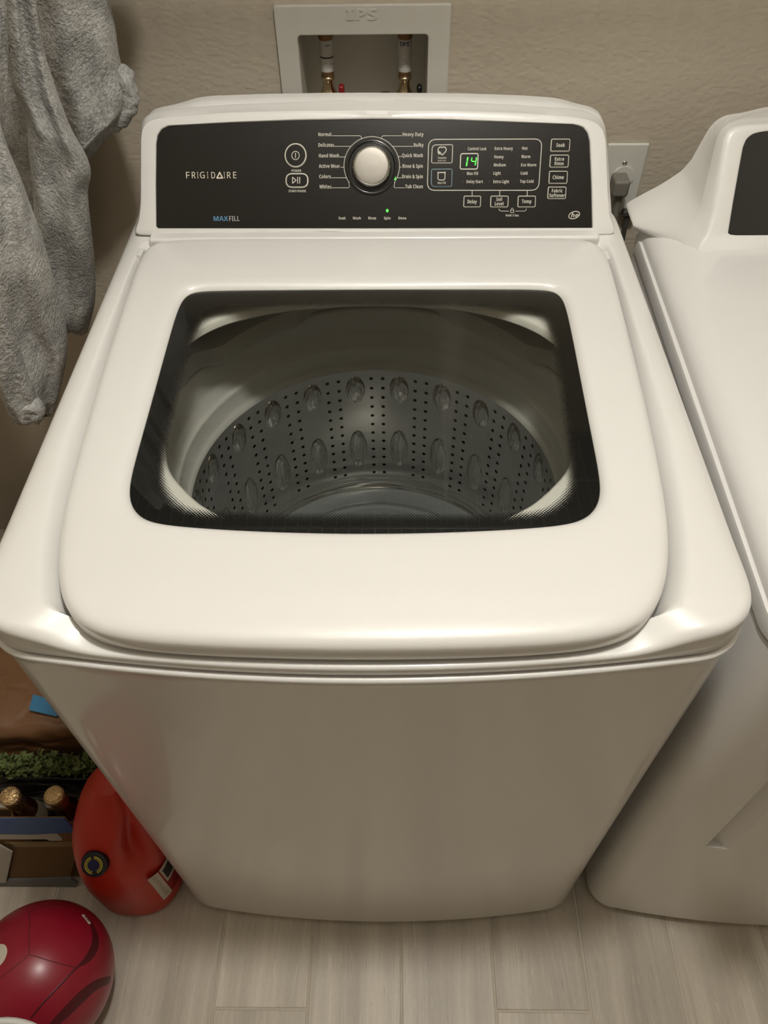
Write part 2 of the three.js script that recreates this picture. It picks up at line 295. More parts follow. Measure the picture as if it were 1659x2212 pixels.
{ // tinted pane and its printed dotted border
  const shape = new THREE.Shape(ringXZ(WO, 0, 0.001).map(p => new THREE.Vector2(p.x, -p.z)));
  const pane = new THREE.ShapeGeometry(shape); pane.rotateX(-Math.PI / 2).translate(0, 0.9462, 0);
  part(lid, 'window_pane', pane, phys({ color: lin(0.88, 0.89, 0.85), transmission: 1, thickness: 0, roughness: 0.0, ior: 1.5 }), 'tinted see-through glass pane');
  const TWd = 1792, THt = 1408, ax0 = -0.26, ax1 = 0.26, az0 = -0.50, az1 = -0.0914;
  const inner = [[445, 664], [420, 690], [336, 1000], [338, 1052], [385, 1106], [520, 1122], [800, 1127], [1080, 1124], [1194, 1110], [1246, 1058], [1246, 1000], [1200, 700], [1180, 664], [1000, 654], [800, 650], [600, 654]].map(p => { const q = onY(p[0], p[1], 0.946); return [q.x, q.z]; });
  const IO = smoothStar(star(curvePts(inner, 300), CX, CZ), 3);
  const iso = (x, z) => { const dx = x - CX, dz = z - CZ, a = (Math.atan2(dz, dx) / (Math.PI * 2) + 1) % 1 * N, k = Math.floor(a), f = a - k; return Math.hypot(dx, dz) - lerp(IO[k % N], IO[(k + 1) % N], f); };
  const P = 0.0026;
  const tex = dataTex(TWd, THt, (u, v) => {
    const x = lerp(ax0, ax1, u), z = lerp(az1, az0, v), d = iso(x, z);
    if (d > 0.003) return [255, 255, 255]; if (d < -0.012) return [0, 0, 0];
    const p = (x + z) / (P * 1.2), q = (x - z) / (P * 1.2), fx = p - Math.floor(p) - 0.5, fy = q - Math.floor(q) - 0.5;
    const cov = 0.70 * Math.sqrt((d + 0.012) / 0.015), on = Math.hypot(fx, fy) < cov ? 255 : 0; return [on, on, on];
  });
  tex.wrapS = tex.wrapT = THREE.ClampToEdgeWrapping;
  const rg = []; for (const t of [-0.034, -0.024, -0.012, 0]) rg.push(ringXZ(k => t === 0 ? WO[k] + 0.001 : Math.min(IO[k] + (t + 0.012), WO[k] - 0.002), 0.9455));
  const fg = loft(rg, { crease: 0, uv: p => [(p.x - ax0) / (ax1 - ax0), (az1 - p.z) / (az1 - az0)] });
  part(lid, 'printed_border', fg, std({ color: lin(0.006, 0.006, 0.006), roughness: 0.35, alphaMap: tex, transparent: true, side: THREE.DoubleSide }), 'black dotted border print of the glass');
}
{ // hinge strip between console and lid, and hinge tabs
  const a = onY(322, 512, 0.952), b = onY(1297, 512, 0.952), c = onY(800, 519, 0.952);
  const zc = c.z - 0.007;
  part(washer, 'hinge_strip', rbox((a.x + b.x) / 2, 0.9425, zc - 0.006, b.x - a.x, 0.022, 0.02, 0.005), M.plastic);
  for (const p of [[303, 545], [1309, 552]]) { const q = onY(p[0], p[1], 0.946); part(washer, 'hinge_tab', rbox(q.x, 0.942, q.z, 0.008, 0.012, 0.018, 0.002), M.plastic); }
}
{ // tub ring, wash basket, impeller
  const tz = -0.35, lob = a => { let s = 0; for (const c of [-Math.PI / 2 - 0.72, -Math.PI / 2 + 0.72]) { const d = Math.abs(a - c); s = Math.max(s, 1 - sstep(0.24, 0.40, d)); } return s; };
  const circ = (r, y, lobe = 0) => { const P = []; for (let k = 0; k < N; k++) { let a = k / N * Math.PI * 2; const s = a > Math.PI / 2 ? a - Math.PI * 2 : a; const rr = r - lobe * lob(s); P.push(V(Math.cos(a) * rr, y, tz + Math.sin(a) * rr)); } return P; };
  part(washer, 'tub_ring', loft([circ(0.325, 0.862), circ(0.272, 0.862), circ(0.268, 0.860, 0.022), circ(0.266, 0.855, 0.024), circ(0.265, 0.838, 0.025), circ(0.268, 0.834, 0.024), circ(0.285, 0.832)], { crease: 0.6 }), M.tubPlastic, 'grey plastic tub cover ring');
  const bal = lathe([[0.285, 0.822], [0.276, 0.826], [0.270, 0.823], [0.268, 0.81], [0.268, 0.79], [0.263, 0.786], [0.262, 0.772], [0.2555, 0.768], [0.2535, 0.764], [0.2535, 0.742], [0.2475, 0.738], [0.2455, 0.730]], 128).translate(0, 0, tz);
  part(washer, 'balance_ring', bal, std({ color: lin(0.60, 0.60, 0.58), roughness: 0.3, side: THREE.DoubleSide }), 'grey plastic balance ring of the basket');
  const bump = dataTex(512, 256, (u, v) => { const h = 255 * wn(u, v, 28, 10); return [h, h, h]; });
  M.steel = std({ color: lin(0.70, 0.68, 0.63), metalness: 1, roughness: 0.17, bumpMap: bump, bumpScale: 0.0012, side: THREE.DoubleSide });
  // the wall is built cell by cell so that every drain hole is an opening
  const cols = 22, RBk = 0.2458, yTop = 0.731, rowH = 0.0195, y0r = 0.7225, rows = 12, hw = 0.030, da = 0.037, hr = 0.0030;
  const bp = [], bi = [], bn = [], bu = [];
  const vert = (a, y) => { bp.push(Math.cos(a) * RBk, y, tz + Math.sin(a) * RBk); bn.push(-Math.cos(a), 0, -Math.sin(a)); bu.push(a / (Math.PI * 2), y / 0.8); return bp.length / 3 - 1; };
  const quadGrid = (a0, a1, yA, yB, na, ny) => { const id = []; for (let i = 0; i <= na; i++) for (let j = 0; j <= ny; j++) id.push(vert(lerp(a0, a1, i / na), lerp(yA, yB, j / ny))); for (let i = 0; i < na; i++) for (let j = 0; j < ny; j++) { const p = i * (ny + 1) + j; bi.push(id[p], id[p + 1], id[p + ny + 1], id[p + 1], id[p + ny + 2], id[p + ny + 1]); } };
  const holeCell = (ac, yc, ha, hy) => { const n = 16, o = [], c = []; for (let k = 0; k < n; k++) { const t = (k + 0.5) / n * Math.PI * 2 - Math.PI / 4 - Math.PI / n, dx = Math.cos(t), dy = Math.sin(t), m = Math.max(Math.abs(dx), Math.abs(dy)); o.push(vert(ac + dx / m * ha, yc + dy / m * hy)); c.push(vert(ac + dx * hr / RBk, yc + dy * hr)); } for (let k = 0; k < n; k++) { const l = (k + 1) % n; bi.push(o[k], o[l], c[k], o[l], c[l], c[k]); } };
  const pitch = Math.PI * 2 / cols, yBot = y0r - rows * rowH;
  for (let i = 0; i < cols; i++) {
    const a0 = i * pitch - Math.PI / 2;
    quadGrid(a0 - pitch / 2, a0 - da - hw / 2, yTop, yBot, 6, 10); quadGrid(a0 + da + hw / 2, a0 + pitch / 2, yTop, yBot, 6, 10); quadGrid(a0 - da + hw / 2, a0 + da - hw / 2, yTop, yBot, 5, 10);
    for (const sg of [-1, 1]) { quadGrid(a0 + sg * da - hw / 2, a0 + sg * da + hw / 2, yTop, y0r, 4, 1); for (let j = 0; j < rows; j++) holeCell(a0 + sg * da, y0r - (j + 0.5) * rowH, hw / 2, rowH / 2); }
  }
  const wallG = geom(bp, bi, bu); wallG.setAttribute('normal', new THREE.Float32BufferAttribute(bn, 3));
  const lowG = lathe([[RBk, yBot], [0.2455, 0.478], [0.2430, 0.467], [0.239, 0.460]], 144).translate(0, 0, tz);
  const basket = part(washer, 'wash_basket', mergeGeometries([wallG, lowG]), M.steel, 'perforated stainless steel wash basket');
  const at = (a, r, y) => V(Math.cos(a) * r, y, tz + Math.sin(a) * r), dg = new THREE.SphereGeometry(1, 20, 14);
  for (let i = 0; i < cols; i++) {
    const a1 = (i + 0.5) * pitch - Math.PI / 2;
    if (Math.sin(a1) < 0.55) for (const [y, h] of [[0.692, 0.029], [0.560, 0.045]]) { const p = at(a1, 0.2475, y); part(basket, 'dimple', dg.clone().scale(0.0062, h, 0.0165).rotateY(-a1).translate(p.x, p.y, p.z), M.steel); }
  }
  const im = lathe([[0.001, 0.50], [0.03, 0.50], [0.05, 0.49], [0.09, 0.472], [0.15, 0.466], [0.180, 0.466], [0.188, 0.472], [0.196, 0.472], [0.203, 0.462], [0.214, 0.458], [0.228, 0.462], [0.2395, 0.461]], 96).translate(0, 0, tz);
  part(basket, 'impeller', im, std({ color: lin(0.16, 0.17, 0.18), roughness: 0.35 }), 'grey plastic impeller plate');
  part(washer, 'outer_tub', lathe([[0.327, 0.905], [0.327, 0.40], [0.001, 0.40]], 96).translate(0, 0, tz), M.tubPlastic);
}

// ------------------------------------------------------------------ control console
const PO = V(0, 0.958, -0.6225), PV = V(0, 0.829, -0.559).normalize(), PN = V(0, 0.559, 0.829).normalize();
const puv = (x, y) => { const q = onPlane(x, y, PO, PN); return [q.x, q.clone().sub(PO).dot(PV)]; };
const pw = (u, v, n = 0, z = 0) => V(u, 0, 0).add(PO).addScaledVector(PV, v).addScaledVector(PN, n).add(V(0, 0, z));
const UC = 0, VC = 0.055;
const ringUV = (r, off, n, z = 0, fn) => { const P = []; for (let k = 0; k < N; k++) { const a = k / N * Math.PI * 2, rr = r[k] + off; const p = pw(UC + Math.cos(a) * rr, VC + Math.sin(a) * rr, n, z); P.push(fn ? fn(p) : p); } return P; };
const panelPx = [[338, 493], [337, 400], [338, 310], [341, 292], [350, 279], [366, 272], [500, 265], [650, 260], [805, 258], [950, 259], [1100, 264], [1240, 269], [1258, 275], [1268, 287], [1273, 305], [1277, 400], [1279, 492]];
const PANEL = star((() => { const q = panelPx.map(p => puv(...p)); return q; })(), UC, VC);
const frontPx = [[290, 509], [288, 498], [296, 478], [300, 440], [300, 300], [303, 278], [311, 264], [328, 256], [356, 251], [430, 245], [501, 240], [650, 235], [800, 233], [1000, 236], [1120, 241], [1220, 248], [1270, 255], [1295, 265], [1308, 282], [1313, 305], [1317, 410], [1321, 470], [1331, 495], [1330, 508]];
const FRONT = smoothStar(star(frontPx.map(p => puv(...p)), UC, VC), 2);
const humpPx = [[295, 509], [305, 440], [306, 300], [308, 275], [318, 253], [332, 242], [372, 234], [398, 227], [418, 220], [450, 215], [560, 211], [700, 208.5], [800, 208], [1000, 209.5], [1130, 214], [1200, 219], [1222, 224], [1245, 231], [1280, 239], [1298, 250], [1308, 275], [1312, 310], [1322, 470], [1325, 508]];
const HUMP = smoothStar(star(humpPx.map(p => { const q = onPlane(p[0], p[1], PO.clone().add(V(0, 0, -0.028)), PN).sub(V(0, 0, -0.028)); return [q.x, q.sub(PO).dot(PV)]; }), UC, VC), 2);
const housing = part(washer, 'console_housing', loft([
  ringUV(PANEL, -0.004, -0.0025), ringUV(PANEL, 0.0002, -0.0025), ringUV(PANEL, 0.0008, 0.0005), ringUV(PANEL, 0.0022, 0.0016), ringUV(PANEL, 0.006, 0.0016), ringUV(FRONT, -0.0075, 0.0012), ringUV(FRONT, -0.003, 0), ringUV(FRONT, -0.0008, -0.003),
  ringUV(FRONT, 0, 0, -0.010), ringUV(FRONT, 0, 0, -0.017), ringUV(FRONT, 0.0012, 0, -0.019), ringUV(FRONT, 0.0004, 0, -0.021), ringUV(HUMP, -0.0035, 0, -0.023), ringUV(HUMP, -0.0008, 0, -0.026), ringUV(HUMP, 0, 0, -0.030),
  ringUV(HUMP, 0, 0, -0.030, p => V(p.x, p.y, Math.min(p.z - 0.01, -0.725))), ringUV(HUMP, -0.01, 0, -0.030, p => V(p.x, p.y, -0.735))], { capEnd: true, crease: 0.55 }), M.plastic, 'white plastic console housing');
// print of the control panel
const CW = 2048, CH = 512, U0 = -0.31, V0 = -0.006, PPM = CW / 0.62;
const cv = document.createElement('canvas'); cv.width = CW; cv.height = CH; const ctx = cv.getContext('2d');
ctx.fillStyle = 'rgb(23,22,20)'; ctx.fillRect(0, 0, CW, CH);
const cpx = (x, y) => { const [u, v] = puv(x, y); return [(u - U0) * PPM, CH - (v - V0) * PPM]; };
const INK = 'rgb(205,202,190)';
function text(str, x0, x1, yc, h, { color = INK, weight = '600', style = '' } = {}) {
  const a = cpx(x0, yc + h / 2), b = cpx(x1, yc + h / 2), t = cpx(x0, yc - h / 2);
  ctx.save(); ctx.font = `${style} ${weight} 100px sans-serif`; ctx.textBaseline = 'alphabetic'; ctx.textAlign = 'left';
  const w = ctx.measureText(str).width, ang = Math.atan2(b[1] - a[1], b[0] - a[0]);
  ctx.translate(a[0], a[1]); ctx.rotate(ang); ctx.scale(Math.hypot(b[0] - a[0], b[1] - a[1]) / w, Math.abs(a[1] - t[1]) / 72);
  ctx.fillStyle = color; ctx.fillText(str, 0, 0); ctx.restore();
}
function line(pts, { w = 3, color = INK, close = false, fill = null } = {}) {
  ctx.beginPath(); pts.forEach((p, i) => { const q = cpx(...p); i ? ctx.lineTo(q[0], q[1]) : ctx.moveTo(q[0], q[1]); }); if (close) ctx.closePath();
  ctx.lineWidth = w; ctx.strokeStyle = color; ctx.lineJoin = 'round'; ctx.lineCap = 'round'; if (fill) { ctx.fillStyle = fill; ctx.fill(); } if (w) ctx.stroke();
}
const ell = (cx, cy, rx, ry, a0 = 0, a1 = Math.PI * 2, rot = 0, n = 64) => Array.from({ length: n + 1 }, (_, i) => { const a = lerp(a0, a1, i / n), x = Math.cos(a) * rx, y = Math.sin(a) * ry; return [cx + x * Math.cos(rot) - y * Math.sin(rot), cy + x * Math.sin(rot) + y * Math.cos(rot)]; });
// rounded quadrilateral given by its four photo corners (tl, tr, br, bl) and radii
function rquad(q, r) {
  const rr = Array.isArray(r) ? r : [r, r, r, r], out = [];
  for (let i = 0; i < 4; i++) {
    const p = q[i], a = q[(i + 3) % 4], b = q[(i + 1) % 4], la = Math.hypot(a[0] - p[0], a[1] - p[1]), lb = Math.hypot(b[0] - p[0], b[1] - p[1]);
    const s = [p[0] + (a[0] - p[0]) * rr[i] / la, p[1] + (a[1] - p[1]) * rr[i] / la], e = [p[0] + (b[0] - p[0]) * rr[i] / lb, p[1] + (b[1] - p[1]) * rr[i] / lb];
    for (let t = 0; t <= 8; t++) { const k = t / 8; out.push([(1 - k) ** 2 * s[0] + 2 * k * (1 - k) * p[0] + k * k * e[0], (1 - k) ** 2 * s[1] + 2 * k * (1 - k) * p[1] + k * k * e[1]]); }
  }
  return out;
}
const box4 = (x0, y0, x1, y1, sk = 0) => [[x0 + sk, y0], [x1 + sk, y0], [x1, y1], [x0, y1]];
{ const o = { weight: '500', color: 'rgb(222,214,196)' }; for (const [c, x0, x1] of [['F', 400, 410.5], ['R', 413, 423], ['I', 425.5, 429], ['G', 431, 443.5], ['I', 447, 450.5], ['D', 455, 466], ['I', 483, 486.5], ['R', 489, 499], ['E', 502, 512]]) text(c, x0, x1, 378, 14, o); line([[468.5, 384.3], [474.5, 372.3], [480.5, 384.3]], { w: 6, close: true, color: o.color }); }
text('MAX', 460, 493, 472, 10.5, { color: 'rgb(92,146,182)' }); text('FILL', 494, 518, 472, 10.5, { color: 'rgb(200,202,200)', weight: '400' });
for (const [s, a, b, y] of [['Normal', 687, 716, 290], ['Delicates', 687, 722, 313], ['Hand Wash', 688, 733, 336], ['Active Wear', 689, 734, 358.5], ['Colors', 689, 715, 381], ['Whites', 690, 716, 403], ['Heavy Duty', 869, 915, 290], ['Bulky', 893, 915, 313], ['Quick Wash', 868, 914, 335.5], ['Rinse & Spin', 869, 914, 358.5], ['Drain & Spin', 868, 914, 381], ['Tub Clean', 875, 914, 402.5]]) text(s, a, b, y, 8);
for (const [s, a, b] of [['Soak', 731, 747], ['Wash', 762, 780], ['Rinse', 795, 813], ['Spin', 829, 844], ['Done', 860, 878]]) text(s, a, b, 471, 6);
for (const [s, a, b, y] of [['Control Lock', 1010, 1051, 321], ['Extra Heavy', 1068, 1108, 320.5], ['Hot', 1127, 1140, 320], ['Heavy', 1067, 1088, 338.5], ['Warm', 1126, 1146, 338], ['Medium', 1066, 1093, 356], ['Eco Warm', 1125, 1159, 356], ['Max Fill', 1008, 1033, 374.5], ['Light', 1065, 1082, 374], ['Cold', 1124, 1140, 374], ['Delay Start', 1007, 1043, 392], ['Extra Light', 1065, 1100, 392], ['Tap Cold', 1123, 1153, 391.5]]) text(s, a, b, y, 6.8);
for (const [x, y] of [[1004, 321], [1060, 320], [1120, 320], [1060, 338], [1119, 338], [1059, 356], [1118, 356], [1001, 374], [1058, 374], [1117, 374], [1000, 392], [1057, 392], [1116, 391]]) line(ell(x, y, 1.2, 1.2), { w: 2, color: 'rgb(58,56,52)' });
text('POWER', 629, 651, 368.5, 5.2); text('START/PAUSE', 623, 661, 412.5, 5.2);
line(ell(638.5, 335.5, 22.5, 25), { w: 6, close: true }); line(ell(638.5, 336, 8, 9), { w: 3.5, close: true }); line([[638.5, 331], [638.5, 341]], { w: 4 });
const startQ = rquad(box4(618, 375, 665, 404.5), 14); line(startQ, { w: 6, close: true });
line([[632, 383], [632, 396], [640, 389.5]], { w: 4, close: true }); line([[643, 383], [643, 396]], { w: 4 }); line([[647.5, 383], [647.5, 396]], { w: 4 });
// dial lines
const DC = [803, 357.5], DR = [60, 62.5];
line(ell(DC[0], DC[1], DR[0], DR[1], Math.PI * 0.80, Math.PI * 2.20), { w: 3 });
for (const p of [[[717, 293], [777, 293], [780, 294.5], [781, 300]], [[723, 316], [758, 316]], [[734, 339], [746, 339]], [[735, 361], [743, 361]], [[716, 384], [749, 384]], [[717, 405.5], [753, 405.5], [755, 403], [753, 393]], [[868, 293], [828, 293], [825, 294.5], [824, 300]], [[892, 316], [847, 316]], [[867, 338], [860, 338]], [[867, 361], [863, 361]], [[867, 384], [858, 384]], [[874, 405.5], [853, 405.5], [851, 403], [853, 393]]]) line(p, { w: 2.6 });
// settings frame
line(rquad([[926, 301], [1171, 300], [1163.5, 411], [923, 411]], 17), { w: 4, close: true });
const btn = {};
btn.favorite = rquad([[934, 313], [978, 312.5], [976.5, 352], [932, 352]], [9, 4, 4, 4]); line(btn.favorite, { w: 4, close: true });
btn.maxfill = rquad([[932, 365.5], [977, 365], [975.5, 403], [931.5, 403]], [4, 4, 4, 9]); line(btn.maxfill, { w: 4, close: true, color: 'rgb(120,142,152)' });
line([[948, 331], [946, 325], [947.5, 319.5], [952, 317.5], [955, 319], [958, 317.5], [962.5, 319], [964, 323.5], [962.5, 327.5], [955.5, 335], [953, 332.5]], { w: 4.5 });
line(Array.from({ length: 10 }, (_, i) => { const a = -Math.PI / 2 + i * Math.PI / 5, r = i % 2 ? 2.1 : 5; return [949, 331][0] + 0 ? [949 + Math.cos(a) * r, 330.5 + Math.sin(a) * r] : 0; }), { w: 1, close: true, fill: INK });
text('Favorite', 945.5, 964.5, 341, 4.6); text('Hold 3 Sec', 945.5, 963.5, 347, 3.2);
line([[946, 372], [948.5, 373.5], [951, 372], [953.5, 373.5], [956, 372], [958.5, 373.5], [961.5, 371.5], [961, 386], [958.5, 389], [949, 389], [946, 386]], { w: 4, close: true }); text('Max Fill', 945, 963, 395, 4.6);
const dispQ = rquad([[995.5, 332], [1033, 331.5], [1031.5, 365], [994, 365]], 4); line(dispQ, { w: 5, close: true, fill: 'rgb(12,14,10)' });
btn.soak = rquad(box4(1189.5, 300.5, 1229.5, 326.5, 2), 3); btn.rinse = rquad(box4(1187.5, 335, 1227, 361, 1.7), 3); btn.chime = rquad(box4(1185.5, 370, 1224.5, 396, 1.5), 3); btn.fabric = rquad(box4(1183, 404, 1221.5, 429, 1.5), 3);
btn.delay = rquad(box4(1001.5, 423.5, 1037.5, 447, 1), 3); btn.soil = rquad(box4(1059.5, 423.5, 1097, 447, 1), 3); btn.temp = rquad(box4(1118.5, 423.5, 1156, 447, 1), 3);
for (const k of ['soak', 'rinse', 'chime', 'fabric', 'delay', 'soil', 'temp']) line(btn[k], { w: 4, close: true });
text('Soak', 1201, 1220, 313.5, 8); text('Extra', 1197.5, 1218.5, 343.5, 7.6); text('Rinse', 1197, 1217.5, 353, 7.6); text('Chime', 1193, 1218, 383, 8); text('Fabric', 1191, 1215, 412, 7.6); text('Softener', 1186, 1220, 422, 7.6);
text('Delay', 1009, 1030, 435.5, 8); text('Soil', 1071.5, 1085, 430.5, 7.4); text('Level', 1068, 1088, 440, 7.4); text('Temp', 1127, 1148, 435, 8);
for (const x of [1020, 1079.5, 1139]) line([[x, 411], [x, 423.5]], { w: 3.5 });
line([[1077.5, 451], [1079, 454.5], [1083, 456], [1099, 456]], { w: 2.6 }); line([[1114, 456], [1132, 456], [1136, 454.5], [1137, 451]], { w: 2.6 });
line([[1103, 454], [1110, 454], [1110, 459], [1103, 459]], { w: 2.5, close: true }); line([[1104, 453], [1104.5, 450.5], [1106.5, 449.5], [1108.5, 450.5], [1109, 453]], { w: 2.2 }); text('Hold 3 Sec', 1092, 1121, 465, 5);
line(ell(1240.5, 464.5, 12.2, 7.2, 0, Math.PI * 2, -0.35), { w: 4, close: true }); text('he', 1232, 1249, 464.5, 9, { style: 'italic', weight: 'bold' });
const panelTex = new THREE.CanvasTexture(cv); panelTex.colorSpace = THREE.SRGBColorSpace; panelTex.anisotropy = 8;
M.panel = phys({ map: panelTex, roughness: 0.25, clearcoat: 0.35, clearcoatRoughness: 0.05 });
const planeUV = g => { const p = g.attributes.position, u = new Float32Array(p.count * 2), q = V(0, 0, 0); for (let i = 0; i < p.count; i++) { q.fromBufferAttribute(p, i); const uu = q.x, vv = q.sub(PO).dot(PV); u[2 * i] = (uu - U0) * PPM / CW; u[2 * i + 1] = (vv - V0) * PPM / CH; } g.setAttribute('uv', new THREE.BufferAttribute(u, 2)); return g; };
const PBASIS = new THREE.Matrix4().makeBasis(V(1, 0, 0), PV, PN).setPosition(PO);
function slab(uvPts, n0, h, bevel = 0) { // a flat shape lying on the panel plane
  const s = new THREE.Shape(uvPts.map(p => new THREE.Vector2(p[0], p[1])));
  const g = new THREE.ExtrudeGeometry(s, { depth: h, bevelEnabled: bevel > 0, bevelSize: bevel, bevelThickness: bevel, bevelOffset: -bevel, bevelSegments: 2, curveSegments: 8 });
  g.translate(0, 0, n0); g.applyMatrix4(PBASIS); return g;
}
{
  const pts = []; for (let k = 0; k < N; k++) { const a = k / N * Math.PI * 2; pts.push([UC + Math.cos(a) * (PANEL[k] - 0.0002), VC + Math.sin(a) * (PANEL[k] - 0.0002)]); }
  part(housing, 'control_panel', planeUV(slab(pts, -0.0024, 0.0020)), M.panel, 'black control panel with white print');
  const names = { favorite: 'favorite_button', maxfill: 'fill_button', soak: 'soak_button', rinse: 'rinse_button', chime: 'chime_button', fabric: 'softener_button', delay: 'delay_button', soil: 'soil_button', temp: 'temperature_button' };
  const addBtn = (nm, q) => part(housing, nm, planeUV(slab(q.map(p => puv(...p)), -0.0004, 0.0006, 0.0003)), M.panel);
  for (const k in btn) addBtn(names[k], btn[k]);
  addBtn('power_button', ell(638.5, 335.5, 23, 25.5)); addBtn('start_button', startQ);
  // seven segment digits
  const seg = (pts, nm) => part(housing, nm, slab(pts.map(p => puv(...p)), -0.0003, 0.0003), M.led, 'glowing green digit segment');
  const bar = (a, b, w) => { const dx = b[0] - a[0], dy = b[1] - a[1], l = Math.hypot(dx, dy), nx = -dy / l * w, ny = dx / l * w; return [[a[0] + nx, a[1] + ny], [b[0] + nx, b[1] + ny], [b[0] - nx, b[1] - ny], [a[0] - nx, a[1] - ny]]; };
  seg(bar([1010.6, 339.5], [1009.3, 348], 1.4), 'digit_segment'); seg(bar([1009, 349.5], [1007.5, 358.5], 1.4), 'digit_segment');
  seg(bar([1019.6, 340.5], [1018.4, 347.3], 1.0), 'digit_segment'); seg(bar([1018.8, 348.3], [1027, 348.9], 1.0), 'digit_segment'); seg(bar([1029.3, 340], [1028.2, 348], 1.1), 'digit_segment'); seg(bar([1027.8, 349.5], [1026.3, 357], 1.1), 'digit_segment');
  // dial: dark ring, knob and lamp
  const c = puv(803, 361), mpp = (puv(863, 361)[0] - puv(743, 361)[0]) / 120;
  const D = prof => lathe(prof, 72).rotateX(Math.PI / 2).applyMatrix4(new THREE.Matrix4().makeBasis(V(1, 0, 0), PV, PN).setPosition(pw(c[0], c[1])));
  const r1 = 55.5 * mpp, rk = 43 * mpp, ra = 36 * mpp;
  part(housing, 'dial_ring', D([[r1, -0.0006], [r1, 0.0016], [r1 - 0.0015, 0.0026], [r1 - 0.004, 0.0024], [rk + 0.0052, 0.0002], [rk + 0.0028, 0.0004], [rk - 0.002, 0.0004]]), M.blackGloss, 'glossy black dial surround');
  const hk = 0.0125;
  const knob = part(housing, 'dial_knob', D([[rk - 0.0008, -0.0004], [rk, 0.002], [rk - 0.0006, hk - 0.005], [rk - 0.0016, hk - 0.0015], [rk - 0.003, hk], [ra + 0.0012, hk], [ra + 0.0002, hk - 0.0008]]), M.chrome, 'chrome dial knob');
  part(knob, 'knob_face', D([[ra + 0.0003, hk - 0.0012], [ra, hk - 0.0007], [ra - 0.001, hk - 0.0002], [ra * 0.6, hk + 0.0004], [0.0002, hk + 0.0006]]), M.brushed, 'brushed metal knob face');
  const led = (x, y, rx, ry, n) => part(housing, 'indicator_light', slab(ell(x, y, rx, ry, 0, Math.PI * 2 * 19 / 20, 0, 19).map(p => puv(...p)), n, 0.0006), M.led, 'small green indicator light');
  led(852.3, 385, 2.7, 4.2, 0.0012); led(836.5, 455, 2.8, 3.4, -0.0002);
}

